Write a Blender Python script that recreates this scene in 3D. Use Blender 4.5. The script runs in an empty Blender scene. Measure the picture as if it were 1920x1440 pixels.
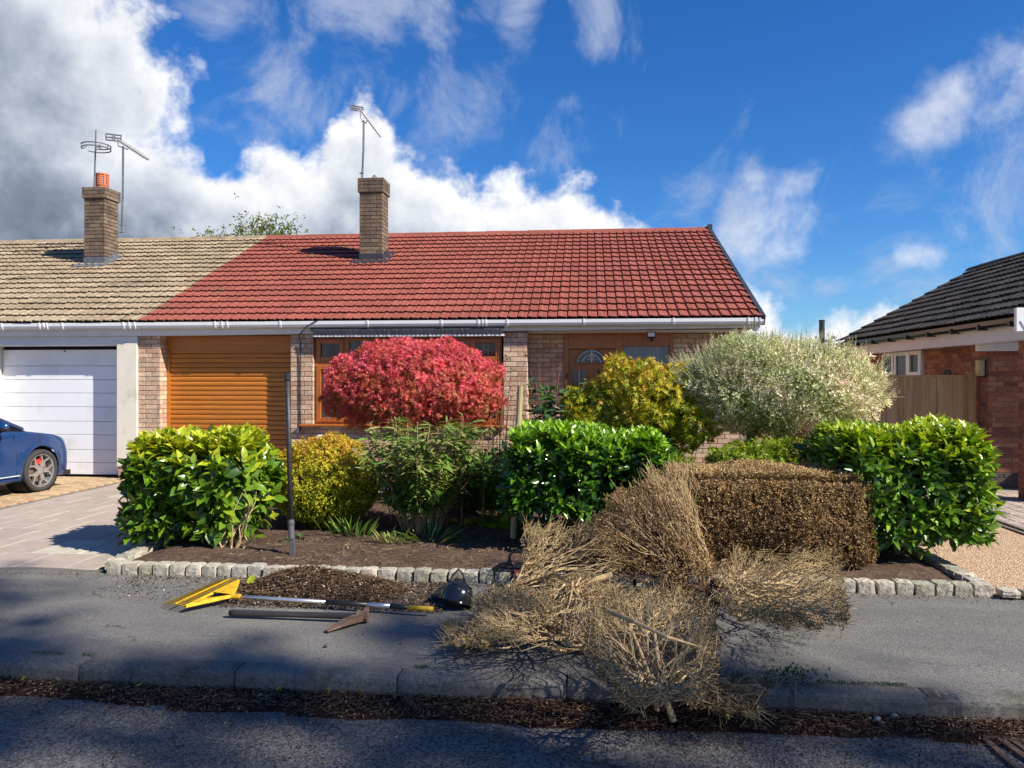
import bpy, math, random
import numpy as np
from mathutils import Vector, Matrix

random.seed(7); rng = np.random.default_rng(7)
SC = bpy.context.scene
COL = SC.collection

# ---------------------------------------------------------------- camera
TH = math.radians(5.6); FPX = 1442.0; HY = 712.0; EYE = 1.6
CS, SN = math.cos(TH), math.sin(TH)
def P(px, py, X=None, Y=None, Z=None):
    """point of the place seen at photo pixel (px,py) on the plane X=, Y= or Z="""
    dx = (px-960)/FPX; dz = (HY-py)/FPX
    d = (-SN+dx*CS, CS+dx*SN, dz)
    if Y is not None: t = Y/d[1]
    elif Z is not None: t = (Z-EYE)/d[2]
    else: t = X/d[0]
    return Vector((d[0]*t, d[1]*t, EYE+d[2]*t))
cam = bpy.data.cameras.new('camera'); co = bpy.data.objects.new('camera', cam); COL.objects.link(co)
co.location = (0, 0, EYE); co.rotation_euler = (math.pi/2, 0, TH)
cam.sensor_width = 36; cam.lens = FPX/1920*36; cam.shift_y = -(720-HY)/1920
cam.clip_end = 3000; cam.clip_start = .05
SC.camera = co

# ---------------------------------------------------------------- light
SUNV = Vector((2.25, -1.0, 1.96)).normalized()      # towards the sun
sl = bpy.data.lights.new('sun', 'SUN'); so = bpy.data.objects.new('sun', sl); COL.objects.link(so)
sl.energy = 5.0; sl.angle = math.radians(.53); sl.color = (1, .93, .82)
so.rotation_euler = SUNV.to_track_quat('Z', 'Y').to_euler(); so.location = (10, -5, 12)
SC.view_settings.view_transform = 'Standard'; SC.view_settings.look = 'None'
SC.view_settings.exposure = .7; SC.view_settings.gamma = 1; SC.view_settings.use_curve_mapping = False
SC.render.engine = 'CYCLES'
SC.cycles.max_bounces = 6; SC.cycles.transparent_max_bounces = 8
SC.cycles.use_denoising = True

# ---------------------------------------------------------------- node helpers
class NT:
    def __init__(s, nt): s.nt = nt; s.N = nt.nodes; s.L = nt.links
    def n(s, t, **kw):
        x = s.N.new(t)
        for k, v in kw.items(): setattr(x, k, v)
        return x
    def put(s, sock, v):
        if v is None: return
        if hasattr(v, 'is_linked') or isinstance(v, bpy.types.NodeSocket): s.L.new(v, sock)
        else:
            if isinstance(v, (tuple, list)) and len(v) == 3 and sock.type == 'RGBA': v = (*v, 1)
            sock.default_value = v
    def m(s, op, a, b=None, c=None, clamp=False):
        x = s.n('ShaderNodeMath', operation=op); x.use_clamp = clamp
        s.put(x.inputs[0], a)
        if b is not None: s.put(x.inputs[1], b)
        if c is not None: s.put(x.inputs[2], c)
        return x.outputs[0]
    def vm(s, op, a, b=None):
        x = s.n('ShaderNodeVectorMath', operation=op); s.put(x.inputs[0], a)
        if b is not None: s.put(x.inputs[1], b)
        return x.outputs['Value'] if op in ('DOT_PRODUCT', 'LENGTH') else x.outputs[0]
    def mix(s, f, a, b, blend='MIX'):
        x = s.n('ShaderNodeMix', data_type='RGBA', blend_type=blend)
        s.put(x.inputs[0], f); s.put(x.inputs[6], a); s.put(x.inputs[7], b); return x.outputs[2]
    def noise(s, vec, scale, detail=4, rough=.55, dist=0):
        x = s.n('ShaderNodeTexNoise'); s.put(x.inputs['Vector'], vec)
        x.inputs['Scale'].default_value = scale; x.inputs['Detail'].default_value = detail
        x.inputs['Roughness'].default_value = rough; x.inputs['Distortion'].default_value = dist
        return x.outputs[0]
    def ramp(s, f, stops, interp='LINEAR'):
        x = s.n('ShaderNodeValToRGB'); s.put(x.inputs[0], f); e = x.color_ramp; e.interpolation = interp
        while len(e.elements) < len(stops): e.elements.new(.5)
        for k, (p, c) in zip(e.elements, stops): k.position = p; k.color = (*c, 1) if len(c) == 3 else c
        return x.outputs[0]
    def smooth(s, v, a, b, o0=0., o1=1.):
        x = s.n('ShaderNodeMapRange', interpolation_type='SMOOTHSTEP'); s.put(x.inputs[0], v)
        for i, q in enumerate((a, b, o0, o1)): x.inputs[i+1].default_value = q
        return x.outputs[0]

# ---------------------------------------------------------------- world
W = bpy.data.worlds.new('World'); SC.world = W; W.use_nodes = True
w = NT(W.node_tree); w.N.clear()
sky = w.n('ShaderNodeTexSky', sky_type='NISHITA'); sky.sun_disc = False
sky.sun_elevation = math.asin(SUNV.z); sky.sun_rotation = math.atan2(SUNV.x, SUNV.y)
sky.altitude = 100; sky.air_density = 1.0; sky.dust_density = .3; sky.ozone_density = 3.5
D = w.n('ShaderNodeTexCoord').outputs['Generated']
fwd = w.vm('DOT_PRODUCT', D, (-SN, CS, 0)); rgt = w.vm('DOT_PRODUCT', D, (CS, SN, 0)); upz = w.vm('DOT_PRODUCT', D, (0, 0, 1))
az = w.m('ARCTAN2', rgt, fwd); el = w.m('ARCSINE', upz)
def AE(px, py):
    a = math.atan((px-960)/FPX); return a, math.atan((HY-py)/FPX*math.cos(a))
warp = w.noise(D, 5, 3); warp2 = w.noise(w.vm('ADD', D, (7, 3, 1)), 5, 3)
azw = w.m('ADD', az, w.m('MULTIPLY', w.m('SUBTRACT', warp, .5), .10)); elw = w.m('ADD', el, w.m('MULTIPLY', w.m('SUBTRACT', warp2, .5), .06))
def blob(px, py, rx, ry, amp=1., rot=0):
    a, e = AE(px, py); x = w.m('SUBTRACT', azw, a); y = w.m('SUBTRACT', elw, e)
    if rot:
        c, s_ = math.cos(rot), math.sin(rot)
        x2 = w.m('ADD', w.m('MULTIPLY', x, c), w.m('MULTIPLY', y, s_)); y = w.m('SUBTRACT', w.m('MULTIPLY', y, c), w.m('MULTIPLY', x, s_)); x = x2
    x = w.m('DIVIDE', x, rx/FPX); y = w.m('DIVIDE', y, ry/FPX)
    q = w.m('ADD', w.m('MULTIPLY', x, x), w.m('MULTIPLY', y, y))
    return w.m('MULTIPLY', w.m('SUBTRACT', 1., q), amp)
def mx(L):
    r = L[0]
    for q in L[1:]: r = w.m('MAXIMUM', r, q)
    return r
# top of the cumulus bank as a curve over azimuth
prof = [(-400, 300), (-100, 150), (60, 190), (200, 235), (300, 225), (350, 258), (420, 305), (490, 268), (580, 262), (625, 225), (655, 172), (715, 190), (745, 262), (810, 300), (900, 330), (965, 305),
        (1020, 335), (1100, 350), (1190, 375), (1230, 420), (1270, 520), (1370, 560), (1420, 530), (1500, 572), (1600, 555), (1660, 538), (1740, 560), (1850, 600), (2100, 560)]
fc = w.n('ShaderNodeFloatCurve'); cv = fc.mapping.curves[0]
pts = []
for px, py in prof:
    a, e = AE(px, py); pts.append(((a/math.pi+1)/2, e/.6))
pts = [(0, .25), (.15, .5), (.25, .35)] + pts + [(.75, .4), (.88, .25), (1, .25)]
while len(cv.points) < len(pts): cv.points.new(.5, .5)
for q, (a, b) in zip(cv.points, pts): q.location = (a, b); q.handle_type = 'VECTOR'
fc.mapping.update()
w.put(fc.inputs['Value'], w.m('MULTIPLY_ADD', az, 1/(2*math.pi), .5))
top = w.m('MULTIPLY', fc.outputs[0], .6)
hh = w.m('SUBTRACT', top, el)
nz = w.noise(D, 11, 9, .58, .15); nz2 = w.noise(w.vm('ADD', D, w.vm('MULTIPLY', tuple(SUNV), (.02, .02, .02))), 11, 9, .58, .15)
puffn = w.m('SUBTRACT', nz, .5)
bank = w.m('MULTIPLY', hh, 13.)
tl = mx([blob(-10, 120, 275, 190, 1.1), blob(70, 250, 190, 120, .8), blob(-260, 200, 400, 250, 1.2)])
pf_ = mx([blob(1800, 200, 105, 48, .42, .5), blob(1430, 430, 60, 75, .4, .2), blob(1742, 460, 48, 26, .5), blob(1500, 330, 45, 18, .2, .5), blob(2300, 250, 200, 90, .8), blob(-900, 300, 500, 160, .9)])
cum = w.m('ADD', mx([bank, tl]), w.m('MULTIPLY', puffn, 2.6))
dens = w.smooth(cum, -.03, .42)
puffd = w.m('MULTIPLY', w.smooth(w.m('ADD', pf_, w.m('MULTIPLY', puffn, 3.4)), -.15, 1.5), .95)
dens = w.m('MAXIMUM', dens, puffd)
softp = w.noise(w.vm('MULTIPLY', D, (1.1, 1.1, 1.0)), 6.5, 9, .66, .5)
wf = mx([blob(520, 160, 80, 75, .75), blob(560, 235, 60, 50, .5), blob(760, 20, 230, 85, 1.0), blob(960, 40, 70, 110, .9), blob(850, 200, 160, 110, .85), blob(1095, 230, 90, 55, .6), blob(400, 10, 70, 60, .7), blob(470, 210, 120, 100, .3),
         blob(1420, 420, 85, 110, .55), blob(1800, 200, 150, 75, .5, .5), blob(1280, 370, 60, 50, .3), blob(1670, 490, 60, 40, .35), blob(1570, 520, 40, 20, .4), blob(1130, 60, 60, 110, .25), blob(640, 120, 400, 200, .15), blob(2600, 300, 600, 200, .4)])
wis = w.m('MULTIPLY', w.smooth(w.m('ADD', wf, w.m('MULTIPLY', w.m('SUBTRACT', softp, .5), 4.6)), -.05, 1.35), .66)
# cloud body tone: white sunlit edges, blue-grey thick parts
relief = w.m('MULTIPLY', w.m('SUBTRACT', nz, nz2), 1.3)
deep = w.smooth(hh, .03, .22)
big = w.noise(D, 3, 3, .5, .2)
grey = w.m('ADD', w.m('MULTIPLY_ADD', deep, .24, .17), w.m('MULTIPLY', w.m('SUBTRACT', big, .40), .45))
dark = mx([blob(-20, 220, 330, 260, 1.3), blob(-400, 260, 600, 300, 1.3), w.m('MULTIPLY', az, 0.)])
grey = w.m('ADD', grey, w.m('MULTIPLY', w.m('MAXIMUM', dark, 0.), .5))
edge = w.smooth(cum, .0, 1.5)
grey = w.m('MULTIPLY', grey, edge)
tone = w.m('SUBTRACT', grey, relief, clamp=True)
ccol = w.ramp(tone, [(0, (6.3, 6.35, 6.5)), (.22, (4.7, 4.95, 5.4)), (.5, (2.9, 3.25, 3.9)), (.75, (1.5, 1.85, 2.4)), (1, (.9, 1.18, 1.6))])
hs = w.n('ShaderNodeHueSaturation'); hs.inputs['Saturation'].default_value = 1.28; hs.inputs['Value'].default_value = .78; w.put(hs.inputs['Color'], sky.outputs[0])
skyc = w.mix(1., hs.outputs[0], (.60, .86, 1.16, 1), 'MULTIPLY')
c1 = w.mix(wis, skyc, (3.6, 4.0, 4.9, 1)); c2 = w.mix(dens, c1, ccol)
bg = w.n('ShaderNodeBackground'); w.put(bg.inputs[0], c2); bg.inputs[1].default_value = .1
w.L.new(bg.outputs[0], w.n('ShaderNodeOutputWorld').inputs[0])
W.cycles.sampling_method = 'MANUAL'; W.cycles.sample_map_resolution = 512

# ---------------------------------------------------------------- materials
def new_mat(name):
    m = bpy.data.materials.new(name); m.use_nodes = True; t = NT(m.node_tree); t.N.clear()
    b = t.n('ShaderNodeBsdfPrincipled'); o = t.n('ShaderNodeOutputMaterial'); t.L.new(b.outputs[0], o.inputs[0])
    t.b = b; t.o = o; t.pos = t.n('ShaderNodeNewGeometry').outputs['Position']; return m, t
def bump(t, h, dist, strength=1.):
    x = t.n('ShaderNodeBump'); x.inputs['Distance'].default_value = dist; x.inputs['Strength'].default_value = strength
    t.put(x.inputs['Height'], h); t.L.new(x.outputs[0], t.b.inputs['Normal'])
def rnd(t):
    oi = t.n('ShaderNodeObjectInfo').outputs['Random']; ri = t.n('ShaderNodeNewGeometry').outputs['Random Per Island']
    return t.m('FRACT', t.m('ADD', t.m('MULTIPLY', oi, 7.31), ri))
def mat(name, c, rough=.7, var=.2, vs=6, bmp=0, bs=60, metal=0, spec=.5, dirt=None, dirt_s=3, dirt_t=.55, coat=0):
    m, t = new_mat(name)
    n1 = t.noise(t.pos, vs, 5); c2 = tuple(min(1, x*(1+var)) for x in c); c1 = tuple(x*(1-var) for x in c)
    col = t.ramp(n1, [(.3, c1), (.7, c2)])
    if dirt: col = t.mix(t.smooth(t.noise(t.pos, dirt_s, 7, .65), dirt_t, dirt_t+.15), col, dirt)
    t.put(t.b.inputs['Base Color'], col); t.put(t.b.inputs['Roughness'], rough); t.b.inputs['Metallic'].default_value = metal
    t.b.inputs['Specular IOR Level'].default_value = spec; t.b.inputs['Coat Weight'].default_value = coat
    if bmp: bump(t, t.noise(t.pos, bs, 4), bmp)
    return m
def piece_mat(name, stops, rough=.85, vs=25, var=.35, bmp=.003, bs=120, dirt=None, dirt_s=2.5, dirt_t=.58, spec=.3, dirt_w=.15, dirt2=None):
    """one colour per piece (brick, tile ...) out of stops, with grain and stains"""
    m, t = new_mat(name); r = rnd(t)
    k = len(stops); col = t.ramp(r, [(i/k, s) for i, s in enumerate(stops)], 'CONSTANT' if k > 3 else 'LINEAR')
    g = t.noise(t.pos, vs, 5, .6)
    col = t.mix(1., col, t.ramp(g, [(.25, (1-var,)*3), (.75, (1+var,)*3)]), 'MULTIPLY')
    if dirt: col = t.mix(t.smooth(t.noise(t.pos, dirt_s, 8, .7), dirt_t, dirt_t+dirt_w), col, dirt)
    if dirt2: col = t.mix(t.smooth(t.noise(t.pos, 9, 6, .75), .62, .70), col, dirt2)
    t.put(t.b.inputs['Base Color'], col); t.b.inputs['Roughness'].default_value = rough; t.b.inputs['Specular IOR Level'].default_value = spec
    bump(t, t.noise(t.pos, bs, 4), bmp); return m
def leaf_mat(name, stops, rough=.5, trans=.25, spec=.4, var=.25, vs=9, coat=0):
    """colour from the leaf's own tint (young growth .. old leaf), see-through light"""
    m, t = new_mat(name)
    at = t.n('ShaderNodeAttribute', attribute_name='tint').outputs['Fac']
    r = rnd(t); f = t.m('ADD', at, t.m('MULTIPLY', t.m('SUBTRACT', r, .5), .22), clamp=True)
    col = t.ramp(f, stops); g = t.noise(t.pos, vs, 3)
    col = t.mix(1., col, t.ramp(g, [(.3, (1-var,)*3), (.7, (1+var,)*3)]), 'MULTIPLY')
    t.put(t.b.inputs['Base Color'], col); t.b.inputs['Roughness'].default_value = rough; t.b.inputs['Specular IOR Level'].default_value = spec
    tr = t.n('ShaderNodeBsdfTranslucent'); t.put(tr.inputs[0], t.mix(1., col, (1.25, 1.25, .7, 1), 'MULTIPLY'))
    ms = t.n('ShaderNodeMixShader'); ms.inputs[0].default_value = trans
    t.L.new(t.b.outputs[0], ms.inputs[1]); t.L.new(tr.outputs[0], ms.inputs[2]); t.L.new(ms.outputs[0], t.o.inputs[0]); return m

MT = {}
MT['brick'] = piece_mat('buff_brick', [(.52, .35, .235), (.57, .41, .285), (.45, .285, .20), (.54, .34, .235), (.48, .35, .25), (.42, .26, .185), (.59, .435, .305)], dirt=(.28, .20, .145), dirt_t=.6)
MT['brick_chim'] = piece_mat('sooty_buff_brick', [(.15, .105, .075), (.18, .13, .09), (.12, .085, .065), (.16, .11, .08), (.20, .15, .10)], dirt=(.06, .05, .035), dirt_t=.5, dirt_w=.25)
MT['brick_red'] = piece_mat('red_brick', [(.29, .105, .058), (.34, .135, .075), (.235, .08, .05), (.37, .16, .09), (.20, .072, .048), (.31, .12, .068)], dirt=(.16, .07, .045), dirt_t=.62)
MT['brick_blue'] = piece_mat('dark_plinth_brick', [(.07, .055, .05), (.1, .07, .06), (.055, .05, .05)])
MT['mortar'] = mat('mortar', (.19, .16, .125), .95, bmp=.002)
MT['tile_red'] = piece_mat('red_roof_tile', [(.275, .074, .051), (.305, .086, .059), (.25, .070, .048)], rough=.8, vs=14, var=.16, bmp=.0015, bs=200, dirt=(.16, .09, .05), dirt_s=2.6, dirt_t=.56, dirt_w=.16)
MT['tile_buff'] = piece_mat('weathered_buff_roof_tile', [(.33, .25, .16), (.38, .295, .19), (.29, .22, .14)], rough=.9, vs=12, var=.3, dirt=(.13, .105, .07), dirt_s=1.6, dirt_t=.50, dirt_w=.22, dirt2=(.52, .46, .36))
MT['tile_dark'] = piece_mat('mossy_dark_roof_tile', [(.055, .048, .045), (.075, .065, .06), (.045, .04, .037)], rough=.95, vs=14, var=.4, dirt=(.13, .115, .08), dirt_s=7, dirt_t=.57, dirt2=(.05, .05, .02))
MT['white'] = mat('white_upvc', (.78, .79, .80), .35, .04, dirt=(.62, .62, .60), dirt_t=.62)
MT['white_old'] = mat('old_white_paint', (.66, .64, .62), .6, .06, dirt=(.45, .43, .4), dirt_t=.62)
MT['render'] = mat('cream_render', (.72, .67, .56), .9, .05, bmp=.002, bs=150, dirt=(.55, .50, .4), dirt_s=2)
MT['gdoor_white'] = mat('white_garage_door', (.80, .81, .84), .45, .03, 3, dirt=(.70, .70, .70), dirt_s=1.5, dirt_t=.5)
MT['lead'] = mat('lead_flashing', (.12, .13, .15), .6, .35, 10, metal=.1, bmp=.003, bs=30)
MT['leadb'] = mat('dark_lead', (.03, .033, .04), .55, .3, 10, metal=.0, bmp=.004, bs=30)
MT['black'] = mat('black_plastic', (.018, .018, .02), .4)
MT['blackg'] = mat('black_gloss', (.012, .013, .018), .18, spec=.6)
MT['dark'] = mat('dark_interior', (.008, .008, .009), .9)
MT['steel'] = mat('galvanised_metal', (.17, .17, .18), .5, .3, metal=.5)
MT['alu'] = mat('aluminium', (.62, .64, .68), .3, .1, metal=.8)
MT['terracotta'] = mat('terracotta', (.55, .17, .07), .75, .15)
MT['asphalt'] = None
def wood_mat(name, c, ax, rough=.4, grain=.35, sc=1., bmp=.0):
    m, t = new_mat(name); s = [60*sc, 60*sc, 60*sc]; s[ax] = 3*sc
    v = t.vm('MULTIPLY', t.pos, tuple(s)); n = t.noise(v, 1, 4, .6, .6)
    col = t.ramp(n, [(.3, tuple(x*(1-grain) for x in c)), (.7, tuple(min(1, x*(1+grain)) for x in c))])
    col = t.mix(1., col, t.ramp(rnd(t), [(0, (.86,)*3), (1, (1.12,)*3)]), 'MULTIPLY')
    t.put(t.b.inputs['Base Color'], col); t.b.inputs['Roughness'].default_value = rough
    if bmp: bump(t, n, bmp)
    return m
MT['oak_h'] = wood_mat('golden_oak_slats', (.40, .135, .014), 0, .38, .22)
MT['oak'] = wood_mat('golden_oak_frame', (.36, .105, .018), 2, .35, .25)
MT['door'] = wood_mat('mahogany_door', (.31, .105, .022), 2, .35, .25)
MT['fence'] = wood_mat('fence_board', (.42, .27, .13), 2, .85, .25, .5, .001)
MT['stake'] = wood_mat('weathered_stake', (.42, .34, .17), 2, .85, .3, .5)
MT['shaft'] = wood_mat('worn_shaft', (.035, .03, .03), 0, .5, .5, 1)
def glass_mat(name, c, rough=.05, curtain=None):
    m, t = new_mat(name); col = c
    if curtain:
        v = t.vm('MULTIPLY', t.pos, (30, 30, .6)); n = t.noise(v, 1, 2)
        col = t.ramp(n, [(.42, c), (.62, curtain)])
    t.put(t.b.inputs['Base Color'], col); t.b.inputs['Roughness'].default_value = rough; t.b.inputs['Specular IOR Level'].default_value = .5; t.b.inputs['IOR'].default_value = 1.5
    return m
MT['glass'] = glass_mat('window_glass', (.015, .018, .016), .04, (.09, .1, .095))
MT['frost'] = glass_mat('frosted_glass', (.16, .20, .22), .3, (.24, .29, .31))
MT['glass2'] = glass_mat('green_reflecting_glass', (.02, .035, .025), .25)
def car_mat():
    m, t = new_mat('blue_car_paint'); t.b.inputs['Base Color'].default_value = (.012, .062, .205, 1)
    t.b.inputs['Roughness'].default_value = .28; t.b.inputs['Metallic'].default_value = .45; t.b.inputs['Coat Weight'].default_value = .8; t.b.inputs['Coat Roughness'].default_value = .05
    return m
MT['car'] = car_mat()
MT['tyre'] = mat('tyre_rubber', (.035, .033, .032), .8, bmp=.001)
MT['alloy'] = mat('grey_alloy', (.48, .47, .47), .3, .05, metal=.7)
MT['red'] = mat('red_caliper', (.55, .03, .015), .4)
MT['yellow'] = mat('yellow_plastic', (.70, .40, .015), .5, .15, 20, dirt=(.16, .10, .04), dirt_s=18, dirt_t=.54)
MT['orange'] = mat('orange_plastic', (.75, .10, .02), .4)
MT['greyp'] = mat('grey_ear_cup', (.45, .48, .47), .5)
MT['rust'] = mat('rusty_steel', (.16, .10, .065), .65, .5, 20, metal=.3, bmp=.001)
MT['sett'] = piece_mat('granite_sett', [(.38, .35, .275), (.47, .42, .33), (.31, .29, .22), (.42, .375, .29), (.37, .35, .285)], rough=.9, vs=18, var=.3, bmp=.008, bs=45, dirt=(.20, .18, .11), dirt_s=6, dirt_t=.58)
MT['kerb'] = piece_mat('concrete_kerb', [(.15, .138, .12), (.165, .152, .134), (.14, .13, .115)], rough=.95, vs=60, var=.5, bmp=.004, bs=160, dirt=(.05, .047, .032), dirt_s=3, dirt_t=.47, dirt_w=.3, dirt2=(.19, .18, .16))
MT['slab'] = piece_mat('paving_slab', [(.38, .31, .255), (.41, .34, .28), (.35, .29, .24), (.39, .32, .265), (.46, .43, .34), (.37, .305, .25), (.40, .33, .27)], vs=8, var=.14, bmp=.001, dirt=(.30, .24, .2), dirt_t=.58)
MT['paver_y'] = piece_mat('yellow_block_paver', [(.46, .33, .19), (.42, .29, .16), (.50, .37, .22), (.36, .25, .15), (.44, .29, .17)], dirt=(.25, .18, .11))
MT['paver_g'] = piece_mat('buff_block_paver', [(.40, .32, .26), (.36, .29, .24), (.44, .36, .29), (.33, .26, .22)])
MT['joint'] = mat('joint_sand', (.10, .085, .065), .95)

def ground_mats():
    for nm, c, stone, tint in (('asphalt_road', (.105, .102, .10), .55, 1.), ('asphalt_path', (.150, .143, .132), .3, 1.)):
        m, t = new_mat(nm)
        v = t.n('ShaderNodeTexVoronoi'); v.inputs['Scale'].default_value = 95 if nm[8] == 'r' else 150; t.put(v.inputs['Vector'], t.pos)
        sp = t.ramp(t.m('ADD', t.vm('DOT_PRODUCT', v.outputs['Color'], (.33, .33, .33)), 0.), [(.3, tuple(x*(1-stone) for x in c)), (.7, tuple(x*(1+stone) for x in c))])
        col = t.mix(1., sp, t.ramp(t.noise(t.vm('MULTIPLY', t.pos, (.6, 1.5, 1)), 1.3, 7, .65), [(.3, (.78, .78, .8)), (.7, (1.22, 1.2, 1.16))]), 'MULTIPLY')
        col = t.mix(t.smooth(t.noise(t.pos, 55, 3), .70, .76), col, (.33, .31, .28))
        col = t.mix(t.smooth(t.noise(t.vm('MULTIPLY', t.pos, (.4, 1, 1)), 2.2, 8, .7), .58, .75, 0, .5), col, (.13, .10, .075))
        vc = t.n('ShaderNodeTexVoronoi', feature='DISTANCE_TO_EDGE'); vc.inputs['Scale'].default_value = .8; dn = t.n('ShaderNodeTexNoise'); dn.inputs['Scale'].default_value = 3; dn.inputs['Detail'].default_value = 6; t.put(dn.inputs['Vector'], t.pos)
        t.put(vc.inputs['Vector'], t.vm('ADD', t.pos, t.vm('MULTIPLY', dn.outputs['Color'], (.5, .5, .5)))); ck = t.m('MULTIPLY', t.smooth(vc.outputs['Distance'], .002, .007, 1., 0.), t.smooth(t.noise(t.pos, 1.1, 3), .5, .6))
        col = t.mix(t.m('MULTIPLY', ck, .75), col, (.025, .024, .022))
        t.put(t.b.inputs['Base Color'], col); t.b.inputs['Roughness'].default_value = .85; t.b.inputs['Specular IOR Level'].default_value = .3
        bump(t, v.outputs['Distance'], .006 if nm[8] == 'r' else .003, .7); MT[nm] = m
    m, t = new_mat('garden_soil')
    n = t.noise(t.pos, 22, 8, .7); n2 = t.noise(t.pos, 2.5, 5)
    col = t.ramp(n, [(.3, (.055, .036, .026)), (.55, (.125, .08, .056)), (.75, (.20, .14, .10))])
    col = t.mix(t.smooth(t.noise(t.pos, 120, 2), .68, .74), col, (.34, .27, .19))
    col = t.mix(1., col, t.ramp(n2, [(.3, (.75,)*3), (.7, (1.2,)*3)]), 'MULTIPLY')
    t.put(t.b.inputs['Base Color'], col); t.b.inputs['Roughness'].default_value = .95; t.b.inputs['Specular IOR Level'].default_value = .15
    bump(t, n, .03); MT['soil'] = m
    m, t = new_mat('resin_gravel')
    v = t.n('ShaderNodeTexVoronoi'); v.inputs['Scale'].default_value = 70; t.put(v.inputs['Vector'], t.pos)
    col = t.ramp(t.vm('DOT_PRODUCT', v.outputs['Color'], (.33, .33, .33)), [(.25, (.26, .15, .085)), (.5, (.46, .30, .18)), (.75, (.62, .46, .30))])
    t.put(t.b.inputs['Base Color'], col); t.b.inputs['Roughness'].default_value = .8; bump(t, v.outputs['Distance'], .008); MT['resin'] = m
    m, t = new_mat('rough_ground')
    t.put(t.b.inputs['Base Color'], t.ramp(t.noise(t.pos, 3, 8, .7), [(.3, (.03, .05, .015)), (.7, (.07, .09, .03))])); t.b.inputs['Roughness'].default_value = .95; MT['ground'] = m
ground_mats()
# ---------------------------------------------------------------- object helpers
OFF = {}
def tag(o, label=None, cat=None, group=None, kind=None):
    if label: o['label'] = label
    if cat: o['category'] = cat
    if group: o['group'] = group
    if kind: o['kind'] = kind
    return o
def thing(name, label, cat, loc=(0, 0, 0), group=None, rotz=0, local=False):
    o = bpy.data.objects.new(name, None); COL.objects.link(o); o.location = loc; o.rotation_euler = (0, 0, rotz); o.empty_display_size = .2
    OFF[o] = Vector((0, 0, 0)) if local else Vector(loc); return tag(o, label, cat, group)
def link(name, me, parent=None, M=None, kind=None):
    """M: placement in world coordinates (or in the thing's own, for a thing built locally)"""
    o = bpy.data.objects.new(name, me); COL.objects.link(o); off = Vector((0, 0, 0))
    if parent is not None: o.parent = parent; off = OFF[parent]
    if M is None: o.location = (0, 0, 0); OFF[o] = off
    else: o.matrix_basis = Matrix.Translation(-off) @ M; OFF[o] = off
    if kind: o['kind'] = kind
    return o
class MB:
    def __init__(s): s.v = []; s.f = []; s.m = []; s.mi = 0
    def add(s, vs, fs):
        k = len(s.v); s.v += [tuple(v) for v in vs]; s.f += [tuple(i+k for i in f) for f in fs]; s.m += [s.mi]*len(fs); return s
    def box(s, a, b, M=None):
        (x0, y0, z0), (x1, y1, z1) = a, b
        vs = [Vector(p) for p in ((x0, y0, z0), (x1, y0, z0), (x1, y1, z0), (x0, y1, z0), (x0, y0, z1), (x1, y0, z1), (x1, y1, z1), (x0, y1, z1))]
        if M is not None: vs = [M @ v for v in vs]
        return s.add(vs, [(0, 3, 2, 1), (4, 5, 6, 7), (0, 1, 5, 4), (1, 2, 6, 5), (2, 3, 7, 6), (3, 0, 4, 7)])
    def tube(s, pts, r, n=8, cap=True):
        pts = [Vector(p) for p in pts]; rs = r if isinstance(r, (list, tuple)) else [r]*len(pts); k0 = len(s.v); vs = []; fs = []; up = None
        for i, p in enumerate(pts):
            d = (pts[min(i+1, len(pts)-1)]-pts[max(i-1, 0)]).normalized()
            if up is None: up = d.orthogonal().normalized()
            a = (up-d*up.dot(d)).normalized(); up = a; b = d.cross(a)
            for j in range(n):
                t = 2*math.pi*j/n; vs.append(p+(a*math.cos(t)+b*math.sin(t))*rs[i])
        for i in range(len(pts)-1):
            for j in range(n): fs.append((i*n+j, i*n+(j+1) % n, (i+1)*n+(j+1) % n, (i+1)*n+j))
        if cap: fs.append(tuple(range(n))[::-1]); fs.append(tuple((len(pts)-1)*n+j for j in range(n)))
        return s.add(vs, fs)
    def lathe(s, prof, M=None, n=24):
        vs = []; fs = []; M = M or Matrix()
        for r, z in prof:
            for j in range(n):
                t = 2*math.pi*j/n; vs.append(M @ Vector((r*math.cos(t), r*math.sin(t), z)))
        for i in range(len(prof)-1):
            for j in range(n): fs.append((i*n+j, i*n+(j+1) % n, (i+1)*n+(j+1) % n, (i+1)*n+j))
        return s.add(vs, fs)
    def prism(s, poly, O, u, v, n, d):
        """poly in (u,v), extruded by d along n"""
        O, u, v, n = map(Vector, (O, u, v, n)); k = len(poly)
        a = [O+u*x+v*y for x, y in poly]; b = [p+n*d for p in a]
        return s.add(a+b, [tuple(range(k))[::-1], tuple(range(k, 2*k))]+[(i, (i+1) % k, k+(i+1) % k, k+i) for i in range(k)])
    def mesh(s, name, mat, off=Vector((0, 0, 0)), smooth=False):
        me = bpy.data.meshes.new(name); me.from_pydata([tuple(Vector(v)-off) for v in s.v], [], s.f)
        for m_ in (mat if isinstance(mat, (list, tuple)) else [mat]): me.materials.append(m_)
        if isinstance(mat, (list, tuple)): me.polygons.foreach_set('material_index', s.m)
        me.update()
        if smooth: me.shade_smooth() if hasattr(me, 'shade_smooth') else me.polygons.foreach_set('use_smooth', [True]*len(me.polygons))
        return me
    def build(s, name, mat, parent=None, kind=None, smooth=False, bevel=0, label=None):
        me = s.mesh(name, mat, OFF[parent] if parent is not None else Vector((0, 0, 0)), smooth)
        o = link(name, me, parent, None, kind)
        if bevel: b = o.modifiers.new('bevel', 'BEVEL'); b.width = bevel; b.segments = 2; b.limit_method = 'ANGLE'
        if label: o['label'] = label
        return o
def bx(name, a, b, mat, parent=None, kind=None, bevel=0, label=None): return MB().box(a, b).build(name, mat, parent, kind, bevel=bevel, label=label)
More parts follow.
